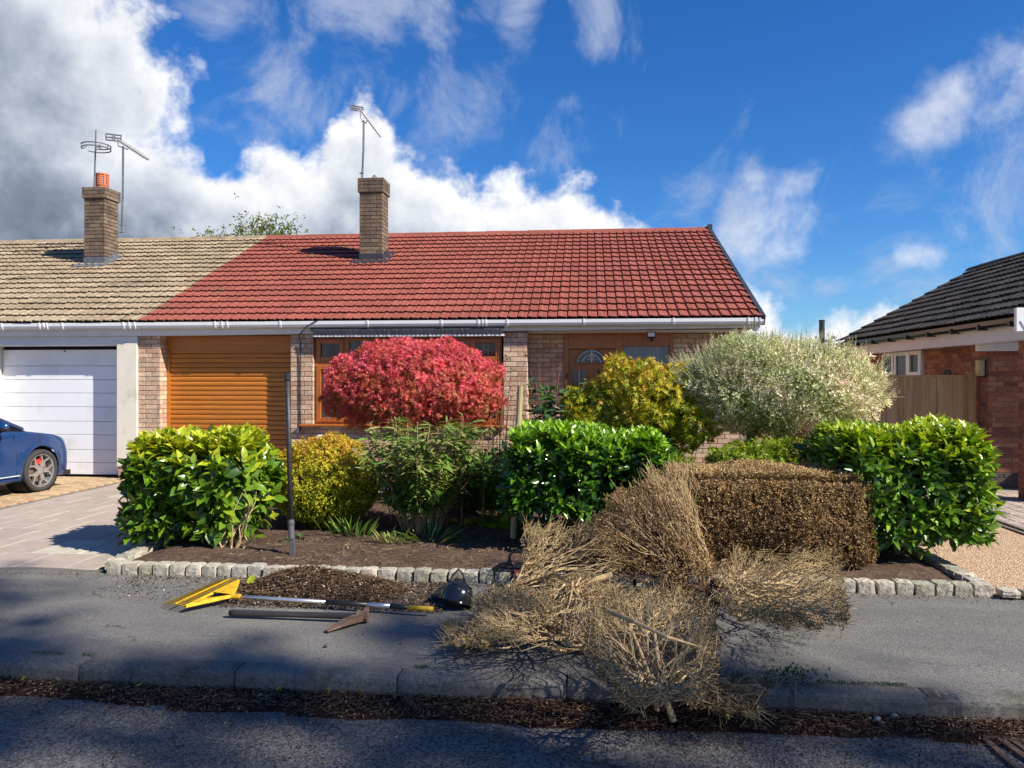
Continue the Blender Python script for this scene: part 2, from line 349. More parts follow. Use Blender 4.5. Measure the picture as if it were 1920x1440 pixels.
def frame(u, v, n, O):
    M = Matrix.Identity(4)
    for i, c in enumerate((u, v, n, O)):
        for k in range(3): M[k][i] = c[k]
    return M

# ---------------------------------------------------------------- fast meshes (numpy)
def npmesh(name, mat, verts, faces, tint=None, smooth=False):
    """verts (n,3), faces (m,k) with one k"""
    me = bpy.data.meshes.new(name); m, k = faces.shape
    me.vertices.add(len(verts)); me.vertices.foreach_set('co', np.ascontiguousarray(verts, dtype=np.float32).ravel())
    me.loops.add(m*k); me.loops.foreach_set('vertex_index', np.ascontiguousarray(faces, dtype=np.int32).ravel())
    me.polygons.add(m); me.polygons.foreach_set('loop_start', np.arange(0, m*k, k, dtype=np.int32)); me.polygons.foreach_set('loop_total', np.full(m, k, dtype=np.int32))
    if smooth: me.polygons.foreach_set('use_smooth', np.ones(m, dtype=bool))
    if tint is not None:
        a = me.attributes.new('tint', 'FLOAT', 'POINT'); a.data.foreach_set('value', np.ascontiguousarray(tint, dtype=np.float32))
    me.materials.append(mat); me.update(calc_edges=True); return me
def nrm(a): return a/np.maximum(np.linalg.norm(a, axis=-1, keepdims=True), 1e-9)
def frames(g, n):
    g = nrm(g); x = nrm(np.cross(g, n)); z = np.cross(x, g); return x, g, z
def scatter(tpl, pos, g, n, s, tint):
    """tpl (verts, quads): local x across, y along the leaf, z its upper side"""
    tv, tf = tpl; x, y, z = frames(g, n); s = np.asarray(s)
    if s.ndim == 1: s = np.repeat(s[:, None], 3, 1)
    v = pos[:, None, :]+tv[None, :, 0, None]*(x*s[:, :1])[:, None, :]+tv[None, :, 1, None]*(y*s[:, 1:2])[:, None, :]+tv[None, :, 2, None]*(z*s[:, 2:3])[:, None, :]
    k = len(tv); f = tf[None]+(np.arange(len(pos))*k)[:, None, None]
    return v.reshape(-1, 3), f.reshape(-1, tf.shape[1]), np.repeat(tint, k)
def merge(L):
    V = []; Fc = []; T = []; k = 0
    for v, f, t in L: V.append(v); Fc.append(f+k); T.append(t); k += len(v)
    return np.concatenate(V), np.concatenate(Fc), np.concatenate(T)
def put(name, mat, data, parent, kind=None, smooth=False):
    v, f, t = data; off = np.array(OFF[parent]) if parent is not None else 0
    return link(name, npmesh(name, mat, v-off, f, t, smooth), parent, None, kind)
def tpl_laurel(wd=.19, droop=.18, fold=.05):
    S = [0, .28, .68, 1]; Wd = [.012, wd, wd*.85, .006]; v = []
    for s_, w_ in zip(S, Wd): v += [(-w_, s_, fold*(w_ > .02)-droop*s_*s_), (0, s_, -droop*s_*s_), (w_, s_, fold*(w_ > .02)-droop*s_*s_)]
    f = []
    for i in range(3): a = 3*i; f += [(a, a+1, a+4, a+3), (a+1, a+2, a+5, a+4)]
    return np.array(v, float), np.array(f)
T_LAUREL = tpl_laurel(); T_LONG = tpl_laurel(.11, .35, .03); T_ROUND = tpl_laurel(.36, .15, .06)
T_DIA = (np.array([(0, 0, 0), (.25, .5, .06), (0, 1, -.03), (-.25, .5, .06)]), np.array([(0, 1, 2, 3)]))
T_NARROW = (np.array([(0, 0, 0), (.13, .45, .03), (0, 1, -.05), (-.13, .45, .03)]), np.array([(0, 1, 2, 3)]))
T_THIN = (np.array([(0, 0, 0), (.05, .5, 0), (0, 1, -.1), (-.05, .5, 0)]), np.array([(0, 1, 2, 3)]))
def tpl_maple(wd=.1):
    A = np.radians([-95, -48, 0, 48, 95]); R = [.55, .85, 1., .85, .55]; v = [(0, .0, 0)]; f = []
    VA = np.radians([-125, -72, -24, 24, 72, 125])
    for a in VA: v.append((math.sin(a)*.24, math.cos(a)*.24+.05, .02))
    for a, r in zip(A, R): v.append((math.sin(a)*r*.8, math.cos(a)*r*.9, -.22*r*r))
    for i in range(5): f.append((0, 1+i, 7+i, 2+i))
    return np.array(v), np.array(f)
T_MAPLE = tpl_maple()
def unit(n): return nrm(rng.normal(size=(n, 3)))
def segs(A, B, ra, rb, n=3):
    """tapered prisms for many twigs at once"""
    A, B = np.asarray(A, float), np.asarray(B, float); d = nrm(B-A); h = np.where(np.abs(d[:, 2:3]) < .9, np.array([[0, 0, 1.]]), np.array([[1., 0, 0]]))
    x = nrm(np.cross(d, h)); y = np.cross(d, x); m = len(A); V = np.zeros((m, 2*n, 3)); ra = np.asarray(ra)[:, None]; rb = np.asarray(rb)[:, None]
    for j in range(n):
        t = 2*math.pi*j/n; o = x*math.cos(t)+y*math.sin(t); V[:, j] = A+o*ra; V[:, n+j] = B+o*rb
    f = np.array([(j, (j+1) % n, n+(j+1) % n, n+j) for j in range(n)])
    return V.reshape(-1, 3), (f[None]+(np.arange(m)*2*n)[:, None, None]).reshape(-1, 4)
def grow(base, tips, r0=.0011, wig=.09, ex=.5, frac=(.28, .45), rmax=1.):
    """branch skeleton from base to all tips; returns seg arrays"""
    A, B, RA, RB = [], [], [], []
    st = [(np.array(base, float), np.asarray(tips, float))]
    while st:
        p, T = st.pop(); n = len(T); r = min(rmax, r0*n**ex)
        if n == 1:
            q = T[0]; m_ = (p+q)/2+rng.normal(size=3)*np.linalg.norm(q-p)*wig
            A += [p, m_]; B += [m_, q]; RA += [r, r*.85]; RB += [r*.85, r*.4]; continue
        c = T.mean(0); q = p+(c-p)*rng.uniform(*frac); L = np.linalg.norm(q-p); q = q+rng.normal(size=3)*L*wig
        m_ = (p+q)/2+rng.normal(size=3)*L*wig*.7
        A += [p, m_]; B += [m_, q]; RA += [r, r*.95]; RB += [r*.95, r*.88]
        d = (T-c); k = d.T@d; ev, U = np.linalg.eigh(k); sp = d@U[:, -1]; med = np.median(sp)*rng.uniform(.6, 1.4); a = sp < med
        if a.all() or not a.any(): a = np.arange(n) % 2 == 0
        st.append((q, T[a])); st.append((q, T[~a]))
    return np.array(A), np.array(B), np.array(RA), np.array(RB)
def twigs(name, mat, sk, parent, n=3, kind=None, tint=.5):
    v, f = segs(*sk, n=n); return put(name, mat, (v, f, np.full(len(v), tint)), parent, kind)

# ---------------------------------------------------------------- brickwork and tiles
_bm = {}
def brick_mesh(L, h, mt, d=.055):
    k = (round(L, 3), h, mt.name)
    if k not in _bm:
        c = .0035; v = [(0, -d, 0), (L, -d, 0), (L, -d, h), (0, -d, h), (0, -c, 0), (L, -c, 0), (L, -c, h), (0, -c, h), (c, 0, c), (L-c, 0, c), (L-c, 0, h-c), (c, 0, h-c)]
        f = [(0, 1, 5, 4), (1, 2, 6, 5), (2, 3, 7, 6), (3, 0, 4, 7), (4, 5, 9, 8), (5, 6, 10, 9), (6, 7, 11, 10), (7, 4, 8, 11), (8, 9, 10, 11)]
        me = bpy.data.meshes.new('brick'); me.from_pydata(v, [], [q[::-1] for q in f]); me.materials.append(mt); _bm[k] = me
    return _bm[k]
def brick_wall(parent, O, u, n, w_, h_, mt, name='wall', maxparts=300, off=0, thick=.1, shift=0, course=.075):
    """stretcher bond on the plane through O (bottom left) with direction u, facing n; brick fronts lie on it"""
    O, u, n = Vector(O), Vector(u).normalized(), Vector(n).normalized(); z = Vector((0, 0, 1))
    F_ = frame(u, n, z, O); wall = MB().box((.004, -thick, 0), (w_-.004, -.008, h_-.002), F_).build(name, MT['mortar'], parent)
    rows = int(h_/course+.5); bl, j = .215, .010; k = 0; rest = MB(); bh = course-j
    for r in range(rows):
        z0 = r*course+j/2; hh = min(bh, h_-z0)
        if hh < .02: continue
        x = -((r+off) % 2)*(bl+j)/2-shift
        while x < w_-.012:
            a = max(x, 0); b = min(x+bl, w_)
            if b-a > .025:
                dz = random.uniform(-.001, .001); dn = random.uniform(-.0025, .0015)
                if k < maxparts:
                    me = brick_mesh(b-a, round(hh, 3), mt); link('brick', me, wall, F_ @ Matrix.Translation((a, dn, z0+dz))); k += 1
                else: rest.box((a, -.05, z0), (b, dn, z0+hh), F_)
            x += bl+j
    if rest.v: rest.build('brick_courses', mt, wall, 'stuff')
    return wall
def tile_mesh(mt, cw=.30, ln=.39, rise=.022, th=.014, prof=None):
    prof = prof or [(0, 0), (.006, .6), (.014, .95), (.055, 1.0), (.074, .62), (.136, .55), (.142, 0), (.152, 0), (.158, .6), (.166, .95), (.205, 1), (.211, .45), (.219, .6), (.288, .55), (.294, 0), (.3, 0)]
    k = cw/.3; pr = [(x*k, z*rise) for x, z in prof]; m = len(pr); v = []
    v += [(x, 0, z+.038) for x, z in pr]; v += [(x, ln, z) for x, z in pr]; v += [(x, .004, z+.038-th) for x, z in pr]
    f = [(i, i+1, m+i+1, m+i) for i in range(m-1)]+[(2*m+i, 2*m+i+1, i+1, i) for i in range(m-1)]+[(0, m, 2*m, 0)[:3], (m-1, 3*m-1, 2*m-1)]
    me = bpy.data.meshes.new('tile'); me.from_pydata(v, [], f); me.materials.append(mt); return me
def tile_roof(parent, O, ux, uy, ncol, nrow, mt, cw=.30, gauge=.345, maxparts=300, order=None, skip=None, jit=1.):
    """O: eaves corner; ux across, uy up the slope"""
    ux, uy = Vector(ux).normalized(), Vector(uy).normalized(); uz = ux.cross(uy); F_ = frame(ux, uy, uz, Vector(O)); me = tile_mesh(mt, cw)
    tv = np.array([v.co[:] for v in me.vertices]); tf = [tuple(p.vertices) for p in me.polygons]; k = 0; rest = MB()
    L = [(r, c) for r in range(nrow) for c in range(ncol) if not (skip and skip(r, c))]
    if order: L.sort(key=order)
    for r, c in L:
        M = F_ @ Matrix.Translation((c*cw+random.uniform(-.0015, .0015)*jit, r*gauge+random.uniform(-.004, .004)*jit, .004+random.uniform(0, .003)*jit)) @ Matrix.Rotation(random.uniform(-.006, .006)*jit, 4, 'Z')
        if k < maxparts: link('tile', me, parent, M); k += 1
        else: rest.add([M @ Vector(q) for q in tv], tf)
    if rest.v: rest.build('upper_tile_courses', mt, parent, 'stuff')
# ================================================================ SETTING
def grid_mesh(x0, x1, y0, y1, nx, ny, zf):
    X, Y = np.meshgrid(np.linspace(x0, x1, nx), np.linspace(y0, y1, ny)); Z = zf(X, Y); v = np.stack([X, Y, Z], -1).reshape(-1, 3)
    i = (np.arange(ny-1)[:, None]*nx+np.arange(nx-1)).reshape(-1); return v, np.stack([i, i+1, i+1+nx, i+nx], -1)
def fbm(X, Y, seed, f=1., octs=4, g=.5):
    r = np.random.default_rng(seed); Z = np.zeros_like(X, dtype=float); a = 1.
    for o in range(octs):
        for _ in range(4):
            t = r.uniform(0, 2*math.pi); k = f*(2**o)*r.uniform(.7, 1.4); Z = Z+a*np.sin((X*math.cos(t)+Y*math.sin(t))*k+r.uniform(0, 6.3))/4
        a *= g
    return Z
def struct(name, x0, x1, y0, y1, nx, ny, zf, mt, smooth=True):
    v, f = grid_mesh(x0, x1, y0, y1, nx, ny, zf); o = link(name, npmesh(name, mt, v, f, None, smooth)); o['kind'] = 'structure'; return o
struct('ground', -400, 400, -300, 600, 40, 40, lambda X, Y: X*0-.16, MT['ground'])
KY = 4.06     # kerb face
struct('road', -30, 30, -3.2, KY+.02, 90, 50, lambda X, Y: -.112+.004*fbm(X, Y, 3, 1.2)+.03*np.clip((KY-Y-.3)/3, 0, 1)*0, MT['asphalt_road'])
struct('pavement', -30, 30, KY+.135, 6.0, 160, 20, lambda X, Y: -.004+.004*fbm(X, Y, 5, 2.5)+.01*np.clip((Y-5.2), 0, 1), MT['asphalt_path'])
struct('opposite_pavement', -30, 30, -5.2, -3.2, 20, 4, lambda X, Y: X*0-.01, MT['asphalt_path'])
def soil_z(X, Y):
    e = np.minimum(np.minimum(X+3.95, 2.92-X), Y-6.08); ed = np.clip(e/.25, 0, 1)
    return .03+ed*(.05+.03*fbm(X, Y, 11, 1.5, 3)+.012*fbm(X, Y, 12, 11, 4, .7))
o = struct('garden_soil', -3.98, 2.93, 6.08, 11.72, 260, 200, soil_z, MT['soil'])
struct('gravel_driveway', 2.98, 4.43, 5.98, 12.2, 30, 60, lambda X, Y: .012+.003*fbm(X, Y, 8, 4), MT['resin'])

# kerb: one stone after the other
kroot = thing('kerb', 'worn mossy concrete kerb between the road gutter and the grey pavement', 'kerb', (0, KY, -.2))
def kerbstone(x0, x1, seed, broken=0):
    r = np.random.default_rng(seed); n = 26; prof = [(0, -.2), (0, .0-.035), (.006, -.018), (.02, -.006), (.045, 0), (.09, .001), (.135, 0), (.14, -.2)]
    xs = np.linspace(x0, x1, n); v = []; f = []; m = len(prof)
    for i, x in enumerate(xs):
        e = min(i, n-1-i); ch = .012 if e == 0 else 0
        for j, (y, z) in enumerate(prof):
            q = 1 if 0 < j < 6 else .4
            br = 0
            if broken and i < 4 and 0 < j < 5: br = .05*(4-i)/4
            v.append((x, KY+y+r.normal()*.0012*q+(ch if j < 3 else 0)+br*.8, z-ch*.6*(0 < j < 7)+r.normal()*.0012*q-br))
    for i in range(n-1):
        for j in range(m-1): f.append((i*m+j, (i+1)*m+j, (i+1)*m+j+1, i*m+j+1)[::-1])
    f.append(tuple(range(m))[::-1]); f.append(tuple((n-1)*m+j for j in range(m))[::-1])
    MB().add(v, f).build('kerbstone', MT['kerb'], kroot)
kx = P(145, 1240, Y=KY).x-.914*6
for i in range(16):
    kerbstone(kx+i*.914+.005, kx+(i+1)*.914-.005, i, broken=(i == 11))
bx('kerb_bedding', (-30, KY+.02, -.3), (30, KY+.13, -.03), MT['kerb'], kroot)
bx('opposite_kerb', (-30, -3.34, -.2), (30, -3.2, 0.0), MT['kerb']).__setitem__('kind', 'structure')

# left drive slabs (part of the driveway structure)
dr = bx('driveway', (-7.2, 6.1, -.15), (-4.12, 12.02, -.022), MT['joint']); dr['kind'] = 'structure'; OFF[dr] = Vector((0, 0, 0))
sw, sd = .46, .54; me_s = {}
def slab_mesh(w_, d_, mt, nm='slab'):
    k = (round(w_, 2), round(d_, 2), mt.name)
    if k not in me_s:
        c = .006; v = [(0, 0, -.03), (w_, 0, -.03), (w_, d_, -.03), (0, d_, -.03), (0, 0, -c), (w_, 0, -c), (w_, d_, -c), (0, d_, -c), (c, c, 0), (w_-c, c, 0), (w_-c, d_-c, 0), (c, d_-c, 0)]
        f = [(0, 1, 5, 4), (1, 2, 6, 5), (2, 3, 7, 6), (3, 0, 4, 7), (4, 5, 9, 8), (5, 6, 10, 9), (6, 7, 11, 10), (7, 4, 8, 11), (8, 9, 10, 11)]
        me = bpy.data.meshes.new(nm); me.from_pydata(v, [], f); me.materials.append(mt); me_s[k] = me
    return me_s[k]
for r in range(11):
    y = 6.12+r*sd; x = -7.19-(r % 2)*sw/2
    while x < -4.14:
        a, b = max(x, -7.19), min(x+sw, -4.13)
        if b-a > .06:
            link('slab', slab_mesh(b-a-.009, sd-.009, MT['slab']), dr, Matrix.Translation((a, y, random.uniform(-.004, .004))) @ Matrix.Rotation(random.uniform(-.004, .004), 4, 'Z') @ Matrix.Rotation(random.uniform(-.004, .004), 4, 'X'))
        x += sw
nd = bx('neighbour_driveway', (-14, 6.1, -.15), (-7.26, 12.02, -.024), MT['joint']); nd['kind'] = 'structure'; OFF[nd] = Vector((0, 0, 0))
k = 0; rest = MB()
L = []
for r in range(58):
    for c in range(34):
        x, y = -7.28-.2*(c+1)-(r % 2)*.1, 6.14+r*.1
        L.append((x, y))
L.sort(key=lambda p: 0 if (p[0] > -9.6 and p[1] > 8.6 and p[0]/p[1] > -.86) else 1)
for x, y in L:
    M = Matrix.Translation((x, y, random.uniform(-.003, .002)))
    if k < 300: link('paver', slab_mesh(.195, .095, MT['paver_y'], 'paver'), nd, M); k += 1
    else: rest.box((x, y, -.03), (x+.195, y+.095, M.translation.z), None)
rest.build('paver_field', MT['paver_y'], nd, 'stuff')
bx('drive_edging', (-7.26, 6.1, -.1), (-7.2, 12.0, .004), MT['mortar'], dr)
# worn concrete strip in front of both drives
struct('drive_apron', -14, -4.05, 5.9, 6.13, 200, 10, lambda X, Y: -.002+.006*fbm(X, Y, 15, 6)-.03*np.clip((6.0-Y)/.08, 0, 1), MT['kerb'])
# right neighbour's block paving with its edging
rd = bx('block_paving', (4.6, 5.98, -.15), (12, 12.0, -.02), MT['joint']); rd['kind'] = 'structure'; OFF[rd] = Vector((0, 0, 0))
k = 0; rest = MB(); L = []
for r in range(60):
    for c in range(36): L.append((4.62+.2*c+(r % 2)*.1-.1*(r % 2), 6.0+r*.1, r, c))
L.sort(key=lambda p: 0 if (p[1] > 7.9 and p[0] < 6.1) else 1)
for x, y, r, c in L:
    if k < 300: link('paver', slab_mesh(.194, .093, MT['paver_g'], 'paver'), rd, Matrix.Translation((x, y, random.uniform(-.002, .003)))); k += 1
    else: rest.box((x, y, -.03), (x+.194, y+.093, .001), None)
rest.build('paver_field', MT['paver_g'], rd, 'stuff')
for i in range(7): bx('edging_kerb', (4.44, 5.98+i*.9, -.1), (4.475, 5.98+i*.9+.89, .03), MT['mortar'], rd); bx('edging_kerb', (4.54, 5.98+i*.9, -.1), (4.59, 5.98+i*.9+.89, .035), MT['mortar'], rd)
# low flush stones at the gravel's front edge
thr = thing('threshold_stones', 'pale low stones set flush along the front of the orange gravel drive', 'edging', (3.6, 5.95, 0))

# granite setts round the bed
def sett_mesh(seed, L=.122, W_=.125, H_=.105):
    r = np.random.default_rng(seed); n = 4; v = []; idx = {}; f = []
    def q(i, j, k):
        key = (i, j, k)
        if key not in idx:
            p = np.array([i/n-.5, j/n-.5, k/n-.5])*2; s = np.abs(p); p = p*(1-.045*(s[[1, 2, 0]]**3+s[[2, 0, 1]]**3)); p = p+r.normal(size=3)*.035
            idx[key] = len(v); v.append((p[0]*L/2, p[1]*W_/2, p[2]*H_/2))
        return idx[key]
    for a in range(n):
        for b in range(n):
            f += [(q(a, b, n), q(a+1, b, n), q(a+1, b+1, n), q(a, b+1, n)), (q(a, 0, b), q(a+1, 0, b), q(a+1, 0, b+1), q(a, 0, b+1)), (q(a, n, b+1), q(a+1, n, b+1), q(a+1, n, b), q(a, n, b)),
                  (q(0, a, b+1), q(0, a+1, b+1), q(0, a+1, b), q(0, a, b))[::-1], (q(n, a, b), q(n, a+1, b), q(n, a+1, b+1), q(n, a, b+1))]
    me = bpy.data.meshes.new('sett'); me.from_pydata(v, [], f); me.materials.append(MT['sett']); return me
SET = [sett_mesh(i) for i in range(8)]
ed = thing('stone_edging', 'low edging of rough granite setts around the garden bed', 'edging', (-.5, 6.02, 0))
x = -3.93
def sett(x, y, rz, sx=1., sz=1., par=None):
    z = .042+random.uniform(-.006, .006)
    link('sett', random.choice(SET), par or ed, Matrix.Translation((x, y, z)) @ Matrix.Rotation(rz+random.uniform(-.07, .07), 4, 'Z') @ Matrix.Rotation(random.uniform(-.05, .05), 4, 'X') @ Matrix.Diagonal((sx, 1, sz, 1)))
while x < 2.9:
    w_ = random.uniform(.85, 1.12); sett(x+.061*w_, 6.02+random.uniform(-.012, .012), 0, w_, random.uniform(.92, 1.1)); x += .122*w_+random.uniform(.006, .018)
for i in range(16): sett(-3.98-.01*i, 6.16+i*.138, math.pi/2, 1, .85)
for i in range(25): sett(2.93, 6.16+i*.138, math.pi/2, 1, .95)
for i in range(10): sett(3.06+i*.16, 5.95, 0, 1.05, .45, thr)

# ================================================================ THE RED-ROOFED BUNGALOW
YF, YD, YE, YR = 11.77, 12.0, 11.60, 16.6
XB, XV = -7.12, 2.57
slope = Vector((0, YR-YE, 4.76-2.50)).normalized(); NR = 18; SL = math.hypot(YR-YE, 4.76-2.50); GG = SL/NR
H1 = thing('bungalow', 'red-roofed brick bungalow with an oak garage door and a brick chimney', 'house', ((XB+XV)/2, 14, 0))
H0 = thing('bungalow', 'attached bungalow with a weathered buff tile roof and white garage door', 'house', (-10.5, 14, 0))
def deck(parent, xa, xb, mt):
    n = slope.cross(Vector((1, 0, 0))); n = Vector((0, -slope.z, slope.y))
    a = Vector((0, YE, 2.50)); m = MB()
    poly = [(YE+.02, 2.485), (YR, 4.745), (2*YR-YE, 2.485), (2*YR-YE, 2.42), (YR, 4.66), (YE+.02, 2.42)]
    return m.prism(poly, (xa, 0, 0), (0, 1, 0), (0, 0, 1), (1, 0, 0), xb-xa).build('roof', mt, parent)
roof1 = deck(H1, XB+.005, XV-.03, MT['dark']); roof0 = deck(H0, -14.0, XB-.005, MT['dark'])
tile_roof(roof1, (XB, YE, 2.50), (1, 0, 0), slope, 32, NR, MT['tile_red'], (XV-XB)/32, GG)
tile_roof(roof0, (XB-23*.3, YE, 2.50), (1, 0, 0), slope, 23, NR, MT['tile_buff'], .30, GG, jit=2.2, order=lambda p: (p[0]+(0 if p[1] > 6 else 30)))
# ridge tiles
def ridge(parent, xa, xb, mt, step=.45):
    pr = [(-.13, -.055), (-.09, -.0), (-.04, .03), (0, .038), (.04, .03), (.09, 0), (.13, -.055), (.115, -.06), (0, .01), (-.115, -.06)]
    x = xa
    while x < xb-.01:
        b = min(x+step, xb); m = MB().prism(pr, (x, YR, 4.795+random.uniform(-.004, .004)), (0, 1, 0), (0, 0, 1), (1, 0, 0), b-x-.006); m.build('ridge_tile', mt, parent); x = b
ridge(roof1, XB, XV, MT['tile_red']); ridge(roof0, -14, XB, MT['tile_buff'])
# dark verge units on the right gable
for i in range(NR):
    a = Vector((XV, YE, 2.50))+slope*(i*GG); M = frame(Vector((1, 0, 0)), slope, Vector((0, -slope.z, slope.y)), a)
    MB().box((-.035, -.01, -.10), (.03, GG+.01, .052), M @ Matrix.Rotation(.02, 4, 'X')).build('verge_tile', MT['leadb'], roof1)
MB().box((-.05, -.12, -.06), (.04, .12, .10), Matrix.Translation((XV, YR, 4.77))).build('ridge_end', MT['leadb'], roof1)
# walls
fb_l, fb_r = 2.305, 2.375
def wall_h(x): return 2.30
u, nY = (1, 0, 0), (0, -1, 0)
pxs = lambda px, Y: P(px, 700, Y=Y).x
xa = pxs(260, YF); brick_wall(H1, (xa, YF, 0), u, nY, pxs(300, YF)-xa, 2.33, MT['brick'])
xr = pxs(300, YF); brick_wall(H1, (xr, YF, 0), (0, 1, 0), (1, 0, 0), .26, 2.33, MT['brick'], off=1)
xb_ = pxs(545, YF); xw = pxs(587, YF); brick_wall(H1, (xb_, YF, 0), u, nY, xw-xb_, 2.33, MT['brick'])
xc = pxs(944, YF); brick_wall(H1, (xw+.0, YF, 0), u, nY, xc-xw, .87, MT['brick'])
xd = pxs(988, YF); brick_wall(H1, (xc, YF, 0), u, nY, xd-xc, 2.35, MT['brick'])
YP = 12.24
brick_wall(H1, (xd, YF, 0), (0, 1, 0), (1, 0, 0), YP-YF, 2.35, MT['brick'], off=1, maxparts=100)
xe = pxs(1057, YP); brick_wall(H1, (xd+.0, YP, 0), u, nY, xe-xd, 2.38, MT['brick'])
xf = pxs(1263, YP); brick_wall(H1, (xf, YP, 0), u, nY, 2.42-xf, 2.38, MT['brick'])
brick_wall(H1, (2.42, YP, 0), (0, 1, 0), (1, 0, 0), 8.4, 2.42, MT['brick'], maxparts=0, off=1)
MB().prism([(YP, 2.42), (YP+8.5, 2.42), (YR, 4.6)], (2.30, 0, 0), (0, 1, 0), (0, 0, 1), (1, 0, 0), .1).build('gable', MT['brick'], H1)
MB().box((xa, 21.3, 0), (2.4, 21.5, 2.4)).build('rear_wall', MT['brick'], H1)
bx('ceiling', (xa, YF+.1, 2.335), (2.4, 21.3, 2.36), MT['white_old'], H1)
# interior partition behind openings so that no sky shows through
bx('inner_wall', (xa+.3, YD+1.6, 0), (2.3, YD+1.7, 2.33), MT['dark'], H1)
# fascia and soffit
MB().prism([(0, fb_l), (XV-.05-XB, fb_r), (XV-.05-XB, 2.475), (0, 2.475)], (XB, YF-.06, 0), (1, 0, 0), (0, 0, 1), (0, 1, 0), .025).build('fascia', MT['white_old'], H1)
MB().box((XB-6.9, YF-.06, fb_l), (XB-.004, YF-.035, 2.475)).build('fascia', MT['white_old'], H0)
MB().prism([(0, fb_l+.005), (XV-.05-XB, fb_r+.004), (XV-.05-XB, fb_r+.016), (0, fb_l+.02)], (XB, YF-.035, 0), (1, 0, 0), (0, 0, 1), (0, 1, 0), .75).build('soffit', MT['white_old'], H1)
bx('bargeboard_end', (XV-.10, YF-.07, 2.33), (XV-.02, YF+.1, 2.47), MT['white'], H1)
def gutter(parent, xa, xb, br):
    pr = [(-.115, .05), (-.112, .0), (-.095, -.035), (-.06, -.052), (-.03, -.05), (-.005, -.03), (0, 0), (0, .045), (-.008, .045), (-.01, 0), (-.035, -.042), (-.06, -.044), (-.09, -.028), (-.104, .002), (-.106, .05)]
    g = MB().prism(pr, (xa, YF-.062, 2.462), (0, 1, 0), (0, 0, 1), (1, 0, 0), xb-xa).build('gutter', MT['white'], parent)
    p2 = [(-.124, .058), (-.121, -.003), (-.102, -.043), (-.06, -.062), (-.02, -.056), (0, -.04), (0, -.03), (-.03, -.05), (-.06, -.053), (-.096, -.036), (-.113, 0), (-.116, .058)]
    for px in br:
        X_ = P(px, 600, Y=YF-.12).x
        if xa < X_ < xb: MB().prism(p2, (X_-.012, YF-.0615, 2.462), (0, 1, 0), (0, 0, 1), (1, 0, 0), .024).build('gutter_bracket', MT['white'], g)
    return g
brk = [8, 78, 86, 92, 121, 235, 246, 256, 406, 419, 429, 528, 691, 829, 898, 906, 912, 952, 1095, 1262, 1402, 1416, 1424]
gutter(H1, XB, XV+.01, brk); gutter(H0, XB-6.9, XB-.003, brk)
# garage door of slats
gd = thing('x', 'x', 'x'); bpy.data.objects.remove(gd)
def garage_slats():
    x0, x1 = xr, xb_; g = bx('garage_door', (x0, YD+.03, 0), (x1, YD+.05, 2.32), MT['oak_h'], H1)
    bx('box_cover', (x0, YD-.03, 2.06), (x1, YD+.03, 2.31), MT['oak_h'], g)
    z = 0.02; hs_ = .0775
    while z < 2.05:
        pr = [(0, 0), (-.006, .004), (-.014, .02), (-.016, .04), (-.014, .058), (-.006, .071), (0, .074), (.02, .074), (.02, 0)]
        MB().prism(pr, (x0+.03, YD, z), (0, 1, 0), (0, 0, 1), (1, 0, 0), x1-x0-.06).build('slat', MT['oak_h'], g); z += hs_
    for a, b in ((x0, x0+.05), (x1-.05, x1)): bx('guide_rail', (a, YD-.03, 0), (b, YD+.03, 2.05), MT['oak_h'], g)
    bx('lock', ((x0+x1)/2-.03, YD-.03, .08), ((x0+x1)/2+.03, YD-.0, .13), MT['black'], g)
garage_slats()
# white sectional garage door
def white_door():
    x0, x1 = pxs(5, YD), -7.56; zt = 2.145; g = bx('garage_door', (x0, YD+.03, 0.0), (x1, YD+.05, zt), MT['dark'], H0)
    zs = [0.03]+[P(150, y, Y=YD).z for y in (867, 843, 815, 790, 763, 737, 712, 686)]+[2.10]
    for a, b in zip(zs[:-1], zs[1:]):
        if b-a > .02: MB().box((x0+.01, YD-.005, a+.003), (x1-.01, YD+.03, b-.003)).build('door_panel', MT['gdoor_white'], g, bevel=.004)
    bx('lock', (P(122, 657, Y=YD).x-.012, YD-.014, 2.06), (P(122, 657, Y=YD).x+.012, YD-.004, 2.085), MT['black'], g)
    bx('lintel', (x0-.6, YF-.02, zt+.01), (XB-.1, YD+.08, 2.34), MT['white_old'], H0)
    bx('pillar', (-7.565, YF-.035, .2), (pxs(259, YF), YD+.06, 2.20), MT['render'], H0, bevel=.006)
    bx('pillar_plinth', (-7.55, YF-.01, 0), (pxs(259, YF)-.01, YD+.05, .2), MT['brick'], H0)
    bx('pillar', (x0-.5, YF-.035, 0), (x0, YD+.06, 2.16), MT['render'], H0)
    bx('wall', (-14, YF, 0), (x0-.5, YF+.2, 2.34), MT['render'], H0); bx('rear_wall', (-14, 21.2, 0), (XB-.1, 21.4, 2.4), MT['brick'], H0)
    bx('inner_wall', (-14, YD+1, 0), (XB-.1, YD+1.1, 2.34), MT['dark'], H0)
white_door()
